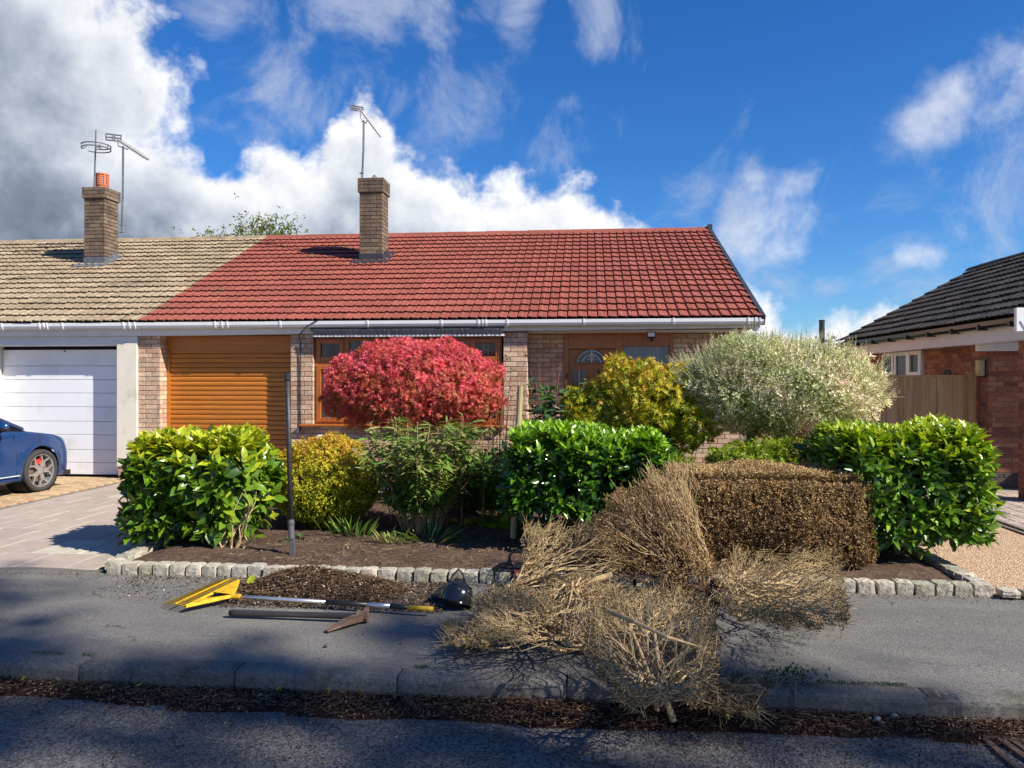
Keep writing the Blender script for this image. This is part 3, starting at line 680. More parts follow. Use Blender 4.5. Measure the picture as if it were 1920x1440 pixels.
# bay window in oak frames
def win_unit(parent, x0, x1, z0, z1, Y, mt, gl, f=.055, opener=False, name='window', sash=True):
    wn = bx(name, (x0, Y+.045, z0), (x1, Y+.06, z1), gl, parent)
    for a, b in (((x0, Y, z0), (x0+f, Y+.06, z1)), ((x1-f, Y, z0), (x1, Y+.06, z1)), ((x0+f, Y+.002, z0), (x1-f, Y+.058, z0+f)), ((x0+f, Y+.002, z1-f), (x1-f, Y+.058, z1))): MB().box(a, b).build('frame', mt, wn, bevel=.006)
    if sash:
        g = f+.045; y2 = Y-.018
        for a, b in (((x0+f*.55, y2, z0+f*.55), (x0+g, Y+.03, z1-f*.55)), ((x1-g, y2, z0+f*.55), (x1-f*.55, Y+.03, z1-f*.55)), ((x0+g, y2+.002, z0+f*.55), (x1-g, Y+.028, z0+g)), ((x0+g, y2+.002, z1-g), (x1-g, Y+.028, z1-f*.55))): MB().box(a, b).build('sash', mt, wn, bevel=.006)
        f = g
    bx('pane', (x0+f-.005, Y+.024, z0+f-.005), (x1-f+.005, Y+.032, z1-f+.005), gl, wn)
    return wn
YW = YF+.07; zt, zm, zb = 2.27, 1.86, .90
cols = [pxs(590, YW), pxs(648, YW), pxs(730, YW), pxs(812, YW), pxs(880, YW), pxs(941, YW)]
win_unit(H1, cols[0], cols[1], zm, zt, YW, MT['oak'], MT['glass']); win_unit(H1, cols[0], cols[1], zb, zm, YW, MT['oak'], MT['glass'])
for i in (1, 2, 3): win_unit(H1, cols[i], cols[i+1], zb, zt, YW, MT['oak'], MT['glass'], sash=False)
win_unit(H1, cols[4], cols[5], zm, zt, YW, MT['oak'], MT['glass']); win_unit(H1, cols[4], cols[5], zb, zm, YW, MT['oak'], MT['glass'])
bx('window_sill', (pxs(560, YF-.1), YF-.11, .872), (xc+.05, YF+.08, .9), MT['oak'], H1, bevel=.006)
# canopy over the window: white board, lead apron, scalloped edge
xk0, xk1 = pxs(584, YF-.13), pxs(945, YF-.13)
bx('canopy_board', (xk0+.02, YF-.14, 2.268), (xk1-.0, YF-.061, 2.298), MT['white'], H1)
cn = MB(); nseg = 90; vs = []; fs = []
for i in range(nseg+1):
    X_ = xk0-.02+(xk1+.0-xk0+.02)*i/nseg; r = random.uniform(-.005, .005)
    for (y, z) in ((YF-.0605, 2.43), (YF-.10+r, 2.425+r), (YF-.135, 2.395+r), (YF-.150+r, 2.352)): vs.append((X_, y, z))
for i in range(nseg):
    for j in range(3): fs.append((i*4+j, i*4+j+1, (i+1)*4+j+1, (i+1)*4+j))
cn.add(vs, fs); cn.build('canopy_flashing', MT['leadb'], H1)
sc = MB(); ns = 46; wd = (xk1-xk0-.04)/ns
for i in range(ns):
    X_ = xk0+.03+i*wd; pl = [(0, .045)]+[(wd*.5-wd*.48*math.cos(t), .012-.034*math.sin(t)) for t in np.linspace(0, math.pi, 7)]+[(wd*.97, .045)]
    sc.prism(pl, (X_, YF-.152+random.uniform(-.003, .002), 2.315), (1, 0, 0), (0, 0, 1), (0, 1, 0), .004)
sc.build('scalloped_edge', MT['leadb'], H1)
# front door set
door = bx('front_door', (pxs(1066, YP), YP+.0, .1), (pxs(1155, YP), YP+.04, 2.08), MT['door'], H1)
xm0, xm1 = pxs(1066, YP), pxs(1155, YP); x3, x4 = pxs(1168, YP), pxs(1255, YP)
for nm, a, b in (('door_frame', (xe, YP-.03, 0), (xm0, YP+.06, 2.36)), ('door_frame', (xm1, YP-.03, 0), (x3, YP+.06, 2.36)), ('door_frame', (x4, YP-.03, 0), (xf, YP+.06, 2.36)), ('door_frame', (xm0, YP-.028, 2.09), (xm1, YP+.058, 2.36)), ('door_frame', (x3, YP-.028, 2.13), (x4, YP+.058, 2.36)), ('door_frame', (x3, YP-.028, 0), (x4, YP+.058, .6))): MB().box(a, b).build(nm, MT['door'], H1, bevel=.006)
bx('side_window', (x3, YP+.02, .6), (x4, YP+.03, 2.13), MT['frost'], H1)
cx = P(1109, 690, Y=YP).x; zc = P(1109, 681, Y=YP).z; R_ = .235
fan = MB().prism([(R_*math.cos(t), R_*.93*math.sin(t)) for t in np.linspace(0, math.pi, 18)], (cx, YP-.004, zc), (1, 0, 0), (0, 0, 1), (0, 1, 0), .005).build('fan_light', MT['glass'], door)
rim = MB(); rim.tube([(cx+(R_+.012)*math.cos(t), YP-.006, zc+(R_*.93+.012)*math.sin(t)) for t in np.linspace(0, math.pi, 18)]+[(cx-R_-.012, YP-.006, zc-.012), (cx+R_+.012, YP-.006, zc-.012), (cx+R_+.012, YP-.006, zc)], .012, 6); rim.build('fan_moulding', MT['door'], door)
lead = MB(); Yl = YP-.008
for r in (.93, .62): lead.tube([(cx+R_*r*math.cos(t), Yl, zc+R_*.9*r*math.sin(t)) for t in np.linspace(.05, math.pi-.05, 14)], .003, 4)
lead.tube([(cx, Yl, zc+.01), (cx, Yl, zc+R_*.92)], .003, 4)
for s in (-1, 1):
    lead.tube([(cx, Yl, zc+.17), (cx+s*.035, Yl, zc+.1), (cx, Yl, zc+.03)], .003, 4)
    lead.tube([(cx+s*.02, Yl, zc+.10)]+[(cx+s*(.05+.05*k), Yl, zc+.05+.03*math.sin(k*2)) for k in range(4)], .003, 4)
lead.build('leaded_pattern', MT['alu'], door)
for a, b in ((1071, 1101), (1117, 1147)):
    xa2, xb2 = pxs(a+3, YP), pxs(b-3, YP); z1, z0 = P(1085, 694, Y=YP).z, P(1085, 760, Y=YP).z
    pn = bx('pane', (xa2, YP-.006, z0), (xb2, YP-.001, z1), MT['glass'], door)
    lb = MB(); lb.box(((xa2+xb2)/2-.003, YP-.009, z0), ((xa2+xb2)/2+.003, YP-.006, z1)); lb.box((xa2, YP-.0095, z0+(z1-z0)*.42), (xb2, YP-.0065, z0+(z1-z0)*.42+.006)); lb.build('lead_bar', MT['alu'], door)
    for q in ((xa2-.012, xa2), (xb2, xb2+.012)): bx('moulding', (q[0], YP-.014, z0-.012), (q[1], YP-.001, z1+.012), MT['door'], door)
bx('letter_plate', (cx-.13, YP-.014, .95), (cx+.13, YP-.002, 1.02), MT['alu'], door)
bx('handle', (pxs(1150, YP)-.01, YP-.05, 1.05), (pxs(1150, YP)+.015, YP-.002, 1.2), MT['alu'], door)
bx('doorbell', (pxs(1061, YP), YP-.045, 1.62), (pxs(1061, YP)+.03, YP-.03, 1.7), MT['black'], H1)
bx('porch_step', (xd+.02, YP-.5, 0), (xf+.4, YP, .1), MT['mortar'], H1)
mb_ = bx('meter_box', (pxs(596, YF-.05), YF-.09, .25), (pxs(640, YF-.05), YF-.003, P(620, 815, Y=YF).z), MT['white'], H1, bevel=.008)
# cable over the gutter and down the pier
cpx = pxs(563, YF-.02)
MB().tube([P(605, 598, Y=YF-.16), P(590, 603, Y=YF-.19), P(575, 612, Y=YF-.17), P(566, 622, Y=YF-.08), (cpx, YF-.075, 2.3), (cpx, YF-.02, 2.2), (cpx-.005, YF-.015, 1.5), (cpx, YF-.015, .8)], .009, 5).build('cable', MT['black'], H1)
bx('junction_box', (cpx-.06, YF-.03, P(560, 806, Y=YF).z-.05), (cpx-.02, YF-.003, P(560, 806, Y=YF).z+.03), MT['greyp'], H1)
# chimneys
def chimney(parent, pxl, pxr, pxs_, ytop, ycap, ybase, Y, mt, roofpart):
    x0, x1 = P(pxl, 400, Y=Y).x, P(pxr, 400, Y=Y).x; r = (P(pxs_, 400, Y=1).x); Y2 = x1/r; Y2 = min(max(Y2, Y+.38), Y+.5)
    zt_, zc_, zb_ = P(pxl, ytop, Y=Y).z, P(pxl, ycap, Y=Y).z, P(pxl, ybase, Y=Y).z
    ch = bx('chimney', (x0+.03, Y+.03, zb_-.3), (x1-.03, Y2-.03, zt_-.06), MT['mortar'], parent)
    def side(O, u_, n_, w_, h_, off):
        O = Vector(O); F_ = frame(Vector(u_), Vector(n_), Vector((0, 0, 1)), O)
        rows = max(1, round(h_/.075)); cs_ = h_/rows
        for rr in range(rows):
            xx = -((rr+off) % 2)*.1125
            while xx < w_-.01:
                a, b = max(xx, 0), min(xx+.215, w_)
                if b-a > .03: link('brick', brick_mesh(b-a, round(cs_-.01, 3), mt), ch, F_ @ Matrix.Translation((a, random.uniform(-.003, .002), rr*cs_+.005)))
                xx += .225
    for (a, b, w_, n_, o_) in (((x0, Y), (1, 0, 0), x1-x0, (0, -1, 0), 0), ((x1, Y), (0, 1, 0), Y2-Y, (1, 0, 0), 1), ((x1, Y2), (-1, 0, 0), x1-x0, (0, 1, 0), 0), ((x0, Y2), (0, -1, 0), Y2-Y, (-1, 0, 0), 1)):
        side((a[0], a[1], zb_-.2), b, n_, w_, zc_-zb_+.2, o_)
    e = .03; x0, x1, Yb, Y2b = x0-e, x1+e, Y-e, Y2+e
    for (a, b, w_, n_, o_) in (((x0, Yb), (1, 0, 0), x1-x0, (0, -1, 0), 0), ((x1, Yb), (0, 1, 0), Y2b-Yb, (1, 0, 0), 1), ((x1, Y2b), (-1, 0, 0), x1-x0, (0, 1, 0), 0), ((x0, Y2b), (0, -1, 0), Y2b-Yb, (-1, 0, 0), 1)):
        side((a[0], a[1], zc_), b, n_, w_, zt_-zc_, o_)
    MB().box((x0+.012, Yb+.012, zc_-.0), (x1-.012, Y2b-.012, zt_-.012)).build('corbel', MT['mortar'], ch)
    fl = MB(); fl.add([(x0+.06, Yb+.08, zt_-.01), (x1-.06, Yb+.08, zt_-.01), (x1-.06, Y2b-.08, zt_-.01), (x0+.06, Y2b-.08, zt_-.01), ((x0+x1)/2-.1, (Yb+Y2b)/2-.1, zt_+.03), ((x0+x1)/2+.1, (Yb+Y2b)/2-.1, zt_+.03), ((x0+x1)/2+.1, (Yb+Y2b)/2+.1, zt_+.03), ((x0+x1)/2-.1, (Yb+Y2b)/2+.1, zt_+.03)], [(0, 1, 5, 4), (1, 2, 6, 5), (2, 3, 7, 6), (3, 0, 4, 7), (4, 5, 6, 7)]).build('flaunching', MT['mortar'], ch)
    # lead flashing: skirt round the foot and apron on the tiles
    x0 += e; x1 -= e; tn = (4.76-2.5)/(YR-YE); zr = lambda y: 2.5+tn*(y-YE)+.045
    m = MB(); h = .13; g = .006
    m.add([(x0-g, Y-g, zr(Y)-.05), (x1+g, Y-g, zr(Y)-.05), (x1+g, Y-g, zr(Y)+h), (x0-g, Y-g, zr(Y)+h)], [(0, 1, 2, 3)])
    st = 4
    for s, X_ in ((1, x1+g), (-1, x0-g)):
        for i in range(st):
            ya, yb = Y-g+(Y2-Y)*i/st, Y-g+(Y2-Y)*(i+1)/st; zt2 = zr(ya)+h; q = [(X_, ya, zr(ya)-.05), (X_, yb, zr(yb)-.05), (X_, yb, zt2), (X_, ya, zt2)]; m.add(q, [(0, 1, 2, 3)] if s > 0 else [(3, 2, 1, 0)])
    n_ = 10; ap = [(x0-.14, Y-.2)]+[(x0-.14+(x1-x0+.28)*i/n_, Y-.22+random.uniform(-.02, .02)) for i in range(n_+1)]+[(x1+.16, Y-.1), (x1+.14, Y2+.1), (x0-.12, Y2+.1)]
    m.add([(x, y, zr(y)+.012) for x, y in ap], [tuple(range(len(ap)))]); m.build('flashing', MT['lead'] if parent is H0 else MT['leadb'], ch)
    return ch, x0, x1, Y, Y2, zt_
ch2 = chimney(H1, 674, 717, 728, 334, 361, 494, 14.67, MT['brick_chim'], roof1)
ch1 = chimney(H0, 157.5, 196, 222, 351, 372, 497, 14.75, MT['brick_chim'], roof0)
# pot with slots, wire bird guard
c0 = ch1[0]; pz = ch1[5]; pc = P(192, 345, Y=14.97); pot = MB(); rp = .115
pot.lathe([(rp-.02, 0), (rp, 0), (rp, .06), (rp+.012, .07)], Matrix.Translation((pc.x, pc.y, pz)), 20)
for k in range(5):
    z0 = .07+k*.045
    for j in range(8):
        t0 = 2*math.pi*(j+.15)/8; t1 = 2*math.pi*(j+.85)/8
        if j >= 0: pass
    pot.lathe([(rp, z0), (rp+.01, z0+.006), (rp+.01, z0+.02), (rp, z0+.026), (rp-.018, z0+.02), (rp-.018, z0+.006), (rp, z0)], Matrix.Translation((pc.x, pc.y, pz)), 20)
for j in range(10):
    t = 2*math.pi*j/10; M = Matrix.Translation((pc.x, pc.y, pz)) @ Matrix.Rotation(t, 4, 'Z'); pot.box((rp-.02, -.014, .06), (rp+.006, .014, .32), M)
pot.lathe([(rp-.02, .295), (rp+.012, .295), (rp+.012, .32), (rp-.02, .32), (0.02, .33)], Matrix.Translation((pc.x, pc.y, pz)), 20)
pot.build('chimney_pot', MT['terracotta'], c0)
bgx = P(702, 330, Y=14.9); gm = MB()
for j in range(10):
    t = 2*math.pi*j/10; gm.tube([(bgx.x+.1*math.cos(t), 14.9+.1*math.sin(t), ch2[5]), (bgx.x+.01*math.cos(t), 14.9, ch2[5]+.12)], .0035, 3)
for r_, z_ in ((.1, 0), (.066, .045), (.035, .085)): gm.tube([(bgx.x+r_*math.cos(t), 14.9+r_*math.sin(t), ch2[5]+z_+.004) for t in np.linspace(0, 2*math.pi, 13)], .0035, 3)
gm.build('bird_guard', MT['steel'], ch2[0])

# aerials
def yagi(px0, py0, px1, py1, py2, Y, boom, refl, label):
    """mast from (px0,py0 bottom) to (px1,py1 top)"""
    b, t = P(px0, py0, Y=Y), P(px1, py1, Y=Y); a = thing('tv_aerial', label, 'aerial', b, 'television aerials on the chimneys')
    mm = MB().tube([b, b.lerp(t, .5)+Vector((.01, 0, 0)), t], .021, 8); mm.build('mast', MT['steel'], a)
    bo = [P(x, y, Y=Y+dy) for x, y, dy in boom]; bd = MB().tube(bo, .017, 6).build('boom', MT['steel'], a)
    n = 18; d = MB()
    for i in range(n):
        p = bo[0].lerp(bo[-1], .08+.9*i/(n-1)); wdt = .15 if i < n-1 else .1; dirv = Vector((.75, .55, .12)).normalized()
        d.tube([p-dirv*wdt*.5+Vector((0, 0, .012)), p+dirv*wdt*.5+Vector((0, 0, .012))], .0065, 4)
    d.build('director', MT['steel'], a, 'stuff')
    rc = P(refl[0], refl[1], Y=Y-.02); g = MB(); w_, h_ = refl[2], refl[3]
    for z in (-1, -.05, 1): g.tube([rc+Vector((-w_/2, 0, z*h_/2)), rc+Vector((w_/2, .1, z*h_/2-.015))], .015, 5)
    for x in (-1, -.15, .15, 1): g.tube([rc+Vector((x*w_/2, .05+x*.05, -h_/2)), rc+Vector((x*w_/2, .05+x*.05, h_/2))], .014, 5)
    g.build('reflector', MT['steel'], a)
    cr = MB().tube([bo[0].lerp(bo[-1], .02), bo[0].lerp(bo[-1], .03)+Vector((0, 0, -.12)), t+Vector((-.03, 0, -.02)), t+Vector((.04, 0, -.05)), bo[0].lerp(bo[-1], .33)+Vector((0, 0, -.06)), bo[0].lerp(bo[-1], .36)], .012, 6); cr.build('cradle', MT['steel'], a)
    for z in (-.01, -.16): MB().box(tuple(b+Vector((-.05, -.02, .12+z))), tuple(b+Vector((.03, .02, .14+z)))).build('bracket', MT['steel'], a)
yagi(228.5, 433, 231, 274, 0, 15.2, [(220, 262, 0), (278, 300, .3)], (210, 256, .27, .125), 'fishbone aerial on a tall thin mast beside the pot-topped chimney')
yagi(679, 336, 682, 226, 0, 14.85, [(675, 205, 0), (714, 257, .3)], (668, 201, .22, .08), 'fishbone aerial on the chimney of the red roof')
b, t = P(177, 350, Y=14.85), P(180, 244, Y=14.85); ra = thing('radio_aerial', 'double-loop radio aerial on the buff roof chimney beside the orange pot', 'aerial', b)
MB().tube([b, t], [.018, .013], 8).build('mast', MT['steel'], ra)
c_ = P(180.5, 276, Y=14.85); lp = MB()
def loop(z, a0, a1): lp.tube([c_+Vector((.27*math.cos(t_), .27*math.sin(t_), z)) for t_ in np.linspace(a0, a1, 22)], .013, 5)
loop(.03, -2.6, 2.2); loop(-.035, -2.9, 2.7)
lp.tube([c_+Vector((-.23, -.14, .03)), c_+Vector((-.17, -.06, .0)), c_+Vector((-.26, -.06, -.035))], .0085, 5); lp.tube([c_+Vector((.27, 0, .03)), c_+Vector((.22, .02, 0)), c_+Vector((.27, 0, -.035))], .0085, 5)
lp.build('loop', MT['steel'], ra); MB().tube([c_, c_+Vector((.2, -.1, -.02))], .01, 6).build('arm', MT['steel'], ra)
bx('junction_box', tuple(c_+Vector((.13, -.12, -.06))), tuple(c_+Vector((.18, -.07, .02))), MT['greyp'], ra)

# security floodlight under the porch fascia
fp = P(1221, 628, Y=YF+.12); fl_ = thing('floodlight', 'small white-fronted security floodlight hanging under the porch fascia', 'light', fp)
MB().box((-.062, -.02, -.045), (.062, .03, .045), Matrix.Translation(fp) @ Matrix.Rotation(-.25, 4, 'X')).build('lamp_head', MT['black'], fl_, bevel=.006)
MB().box((-.05, -.026, -.032), (.05, -.021, .032), Matrix.Translation(fp) @ Matrix.Rotation(-.25, 4, 'X')).build('lens', MT['white'], fl_)
MB().tube([fp+Vector((-.05, .02, .03)), fp+Vector((-.08, .0, .07)), fp+Vector((0, 0, .075))], .008, 6).build('bracket', MT['black'], fl_)
MB().box(tuple(fp+Vector((-.06, -.02, .072))), tuple(fp+Vector((.05, .04, .09)))).build('mounting_plate', MT['black'], fl_)
MB().lathe([(.001, -.03), (.018, -.026), (.024, -.005), (.02, .02), (.001, .025)], Matrix.Translation(fp+Vector((.005, 0, -.075))), 12).build('sensor', MT['black'], fl_, smooth=True)

# ================================================================ RIGHT-HAND NEIGHBOUR
XE, XR2, ZE, ZR2, Y0, Y1, XW = 5.55, 8.5, 2.42, 4.03, 10.42, 17.8, 5.9
H2 = thing('bungalow', 'red brick bungalow with a dark mossy roof behind the board fence', 'house', (8.5, 14, 0))
s2 = Vector((XR2-XE, 0, ZR2-ZE)).normalized(); L2 = math.hypot(XR2-XE, ZR2-ZE)
rf2 = MB().prism([(XE+.02, ZE-.02), (XR2, ZR2-.02), (2*XR2-XE, ZE-.02), (2*XR2-XE, ZE-.1), (XR2, ZR2-.1), (XE+.02, ZE-.1)], (0, Y0+.02, 0), (1, 0, 0), (0, 0, 1), (0, 1, 0), Y1-Y0-.04).build('roof', MT['dark'], H2)
n2 = 11; tile_roof(rf2, (XE, Y1, ZE), (0, -1, 0), s2, 24, n2, MT['tile_dark'], (Y1-Y0)/24, L2/n2, jit=2.5)
pr = [(-.13, -.055), (-.09, 0), (-.04, .035), (0, .045), (.04, .035), (.09, 0), (.13, -.055), (0, -.01)]
y = Y0
while y < Y1-.1: MB().prism(pr, (XR2, y, ZR2+.035+random.uniform(-.01, .01)), (1, 0, 0), (0, 0, 1), (0, 1, 0), .44).build('ridge_tile', MT['tile_dark'], rf2); y += .45
# black gutter and brackets, white fascia and verge board
g2 = MB().prism([(-.055, .05), (-.05, -.01), (-.02, -.045), (.02, -.05), (.045, -.03), (.055, .05)], (XE-.0, Y0+.05, ZE-.06), (1, 0, 0), (0, 0, 1), (0, 1, 0), Y1-Y0-.1).build('gutter', MT['blackg'], H2)
y = Y0+.2
while y < Y1: MB().box((XE-.07, y, ZE-.125), (XE+.08, y+.05, ZE-.05)).build('gutter_bracket', MT['black'], g2); y += .82
bx('fascia', (XE+.07, Y0+.02, ZE-.30), (XE+.10, Y1, ZE-.06), MT['white_old'], H2)
bx('soffit', (XE+.10, Y0+.02, ZE-.30), (XW+.0, Y1, ZE-.28), MT['white_old'], H2)
a = Vector((XE-.03, Y0-.02, ZE-.12)); Fv = frame(s2, Vector((0, 1, 0)), Vector((-s2.z, 0, s2.x)), a)
MB().box((0, -.02, -.17), (L2, .01, .06), Fv).build('bargeboard', MT['white'], H2)
brick_wall(H2, (XW, 17.6, .22), (0, -1, 0), (-1, 0, 0), 17.6-16.02, ZE-.5, MT['brick_red'], maxparts=120)
brick_wall(H2, (XW, 16.0, .22), (0, -1, 0), (-1, 0, 0), 1.82, .95, MT['brick_red'], maxparts=0)
brick_wall(H2, (XW, 14.18, .22), (0, -1, 0), (-1, 0, 0), 14.18-12.0, ZE-.5, MT['brick_red'])
brick_wall(H2, (XW, 12.0, .225), (1, 0, 0), (0, -1, 0), 2.6, ZE-.5, MT['brick_red'], off=1)
brick_wall(H2, (XW-.01, 17.6, 0), (0, -1, 0), (-1, 0, 0), 5.6, .225, MT['brick_blue'], maxparts=80); brick_wall(H2, (XW-.01, 11.99, 0), (1, 0, 0), (0, -1, 0), 2.6, .225, MT['brick_blue'])
brick_wall(H2, (5.76, 10.62, 0), (1, 0, 0), (0, -1, 0), .45, 2.13, MT['brick_red']); brick_wall(H2, (5.76, 10.95, 0), (0, -1, 0), (-1, 0, 0), .33, 2.13, MT['brick_red'])
bx('pillar_core', (5.77, 10.63, 0), (6.19, 10.94, 2.12), MT['mortar'], H2)
bx('porch_lintel', (XW-.2, 11.86, 2.0+.02), (8.5, 11.97, 2.14), MT['white_old'], H2)
bx('wall', (8.5, Y0+.3, 0), (8.7, 12.0, 2.2), MT['brick_red'], H2); bx('rear_wall', (XW, 17.61, 0), (11.1, 17.75, 2.3), MT['brick_red'], H2)
bx('inner_wall', (XW+.4, 12.2, 0), (XW+.5, 17.6, 2.3), MT['dark'], H2)
MB().prism([(XW, 2.14), (11.1, 2.14), (XR2, 3.9)], (0, 17.6, 0), (1, 0, 0), (0, 0, 1), (0, 1, 0), .1).build('gable', MT['brick_red'], H2)
bx('box_end', (XE-.10, Y0-.03, ZE-.20), (XE+.30, Y0+.03, ZE+.10), MT['white'], H2)
# white window of three lights on the side wall
def side_win(ya, yb, za, zb_, mullions, openers):
    wn = bx('window', (XW-.03, yb, za), (XW+.04, ya, zb_), MT['glass2'], H2); f = .07; X0 = XW-.05
    for a, b in (((X0, yb, za), (X0+.06, ya, za+f)), ((X0, yb, zb_-f), (X0+.06, ya, zb_)), ((X0-.001, ya-f, za), (X0+.055, ya+.001, zb_)), ((X0-.001, yb-.001, za), (X0+.055, yb+f, zb_))): MB().box(a, b).build('frame', MT['white'], wn)
    for m_ in mullions: bx('mullion', (X0-.002, m_-.04, za), (X0+.05, m_+.04, zb_), MT['white'], wn)
    for a, b in openers:
        zz = zb_-.42
        bx('transom', (X0-.012, b, zz-.04), (X0+.05, a, zz+.04), MT['white'], wn)
        for q in ((a-f*1.5, a-f*.4), (b+f*.4, b+f*1.5)): bx('sash', (X0-.014, q[0], zz), (X0+.04, q[1], zb_-f*.5), MT['white'], wn)
    return wn
side_win(16.0, 14.18, 1.15, 2.12, (15.35, 14.8), ((16.0, 15.39), (14.76, 14.18)))
bx('window_head', (XW-.06, 14.1, 2.12), (XW-.0, 16.08, 2.2), MT['white_old'], H2)
# bulkhead lamp and vent
lp_ = P(1838, 690, X=XW-.07); la = thing('wall_lamp', 'boxy brass and black wall lamp at the corner above the fence', 'lamp', (XW, lp_.y, lp_.z))
bx('back_plate', (XW-.03, lp_.y-.085, lp_.z-.14), (XW-.004, lp_.y+.06, lp_.z+.14), MT['black'], la)
bx('glass_box', (XW-.12, lp_.y-.06, lp_.z-.12), (XW-.03, lp_.y+.05, lp_.z+.12), mat('aged_brass', (.36, .28, .13), .4, .3, 30, metal=.3), la, bevel=.008)
av = P(1776, 697, X=XW); bx('air_vent', (XW-.012, av.y-.11, av.z-.05), (XW-.001, av.y+.11, av.z+.04), MT['brick_blue'], H2)

# board fence between the houses
fn = thing('board_fence', 'brown close-board timber fence with a top rail between the two houses', 'fence', (4.2, 12.3, 0))
YQ = 12.3; ztop = 1.6+P(1700, 705, Y=YQ).z*0+.05; x = 2.62; i = 0
while x < 5.74:
    w_ = .122; o_ = random.uniform(-.004, .004); MB().box((x, YQ+(.012 if i % 2 else 0), .04), (x+w_+.012, YQ+.018+(.012 if i % 2 else 0), ztop+o_+(-.0 if x > 4.6 else random.uniform(-.02, .02)))).build('board', MT['fence'], fn); x += w_; i += 1
bx('top_rail', (4.5, YQ-.02, ztop-.01), (5.72, YQ+.045, ztop+.022), MT['fence'], fn)
bx('post', (5.74, YQ-.06, 0), (5.84, YQ+.05, ztop+.07), MT['fence'], fn); bx('post', (4.42, YQ-.03, 0), (4.52, YQ+.07, ztop+.05), MT['fence'], fn)
bx('rail', (2.62, YQ+.032, .4), (5.74, YQ+.08, .48), MT['fence'], fn); bx('rail', (2.62, YQ+.032, 1.3), (5.74, YQ+.08, 1.38), MT['fence'], fn)
fb = P(1541, 600, Y=20); fo = thing('flue_pipe', 'dark metal pipe sticking up behind the pale willow', 'pipe', (fb.x, 20, -.16))
MB().tube([(fb.x, 20, -.16), (fb.x, 20, fb.z)], .07, 14).build('pipe', mat('dark_green_pipe', (.03, .06, .07), .35), fo)
MB().tube([(fb.x, 20, fb.z-.02), (fb.x, 20, fb.z+.0)], .076, 14).build('collar', MT['black'], fo)
# ================================================================ PLANTS
G_DK, G_MD, G_LT = (.012, .035, .008), (.045, .12, .014), (.16, .27, .02)
MT['laurel'] = leaf_mat('laurel_leaf', [(0, (.014, .04, .006)), (.35, (.05, .125, .010)), (.6, (.13, .26, .014)), (.85, (.32, .44, .018)), (1, (.46, .50, .025))], rough=.32, trans=.24, spec=.5)
MT['laurel_d'] = leaf_mat('dark_laurel_leaf', [(0, (.010, .032, .006)), (.4, (.035, .105, .010)), (.65, (.09, .21, .014)), (1, (.28, .46, .02))], rough=.2, trans=.2, spec=.6)
MT['aucuba'] = leaf_mat('spotted_aucuba_leaf', [(0, (.014, .04, .006)), (.35, (.06, .14, .010)), (.6, (.14, .25, .015)), (.8, (.32, .40, .02)), (1, (.54, .53, .03))], rough=.28, trans=.22, spec=.55)
MT['spirea'] = leaf_mat('golden_spirea_leaf', [(0, (.08, .10, .008)), (.35, (.34, .36, .015)), (.6, (.52, .46, .02)), (.8, (.58, .35, .03)), (1, (.42, .13, .04))], rough=.6, trans=.3)
MT['rmaple'] = leaf_mat('red_maple_leaf', [(0, (.20, .12, .03)), (.25, (.44, .20, .07)), (.5, (.62, .15, .11)), (.75, (.68, .11, .13)), (1, (.72, .13, .19))], rough=.5, trans=.38, var=.35, vs=5)
MT['gmaple'] = leaf_mat('golden_maple_leaf', [(0, (.12, .20, .012)), (.35, (.32, .38, .014)), (.6, (.42, .38, .02)), (.85, (.55, .36, .04)), (1, (.52, .22, .05))], rough=.55, trans=.32)
MT['lmaple'] = leaf_mat('lime_maple_leaf', [(0, (.08, .16, .012)), (.5, (.25, .36, .02)), (1, (.42, .46, .03))], rough=.6, trans=.35)
MT['willow'] = leaf_mat('dappled_willow_leaf', [(0, (.09, .15, .03)), (.34, (.24, .32, .10)), (.5, (.58, .58, .34)), (.75, (.84, .78, .60)), (1, (.80, .55, .50))], rough=.6, trans=.3)
MT['peony'] = leaf_mat('peony_leaf', [(0, (.025, .07, .012)), (.4, (.07, .17, .02)), (.7, (.17, .27, .05)), (1, (.36, .30, .12))], rough=.35, trans=.2)
MT['rose'] = leaf_mat('rose_leaf', [(0, (.02, .06, .02)), (.5, (.05, .12, .04)), (.8, (.14, .2, .05)), (1, (.30, .10, .05))], rough=.4, trans=.2)
MT['plum'] = leaf_mat('purple_leaf', [(0, (.04, .008, .012)), (.5, (.10, .012, .018)), (1, (.22, .03, .03))], rough=.45, trans=.25)
MT['dead'] = leaf_mat('dead_box_leaf', [(0, (.10, .055, .025)), (.35, (.20, .115, .05)), (.65, (.34, .215, .10)), (1, (.50, .36, .17))], rough=.8, trans=.15, spec=.2)
MT['dry'] = leaf_mat('dry_brush_leaf', [(0, (.06, .04, .022)), (.4, (.165, .115, .055)), (.7, (.31, .225, .095)), (1, (.50, .40, .15))], rough=.8, trans=.15, spec=.2)
MT['tree'] = leaf_mat('tree_leaf', [(0, (.05, .08, .02)), (.5, (.14, .18, .04)), (1, (.32, .32, .09))], rough=.6, trans=.3)
MT['bark'] = mat('grey_bark', (.16, .13, .10), .9, .3, 30, bmp=.004, bs=50)
MT['twig'] = mat('tan_twig', (.44, .31, .155), .75, .35, 25)
MT['twigd'] = mat('brown_twig', (.22, .135, .07), .85, .4, 25)
MT['cut'] = mat('fresh_cut_wood', (.60, .46, .28), .8, .1)
MT['pink_stem'] = mat('pink_stem', (.36, .13, .09), .6, .2)
MT['green_stem'] = mat('green_stem', (.16, .20, .05), .6, .2)
MT['core'] = mat('shaded_twigs', (.05, .035, .02), .95)

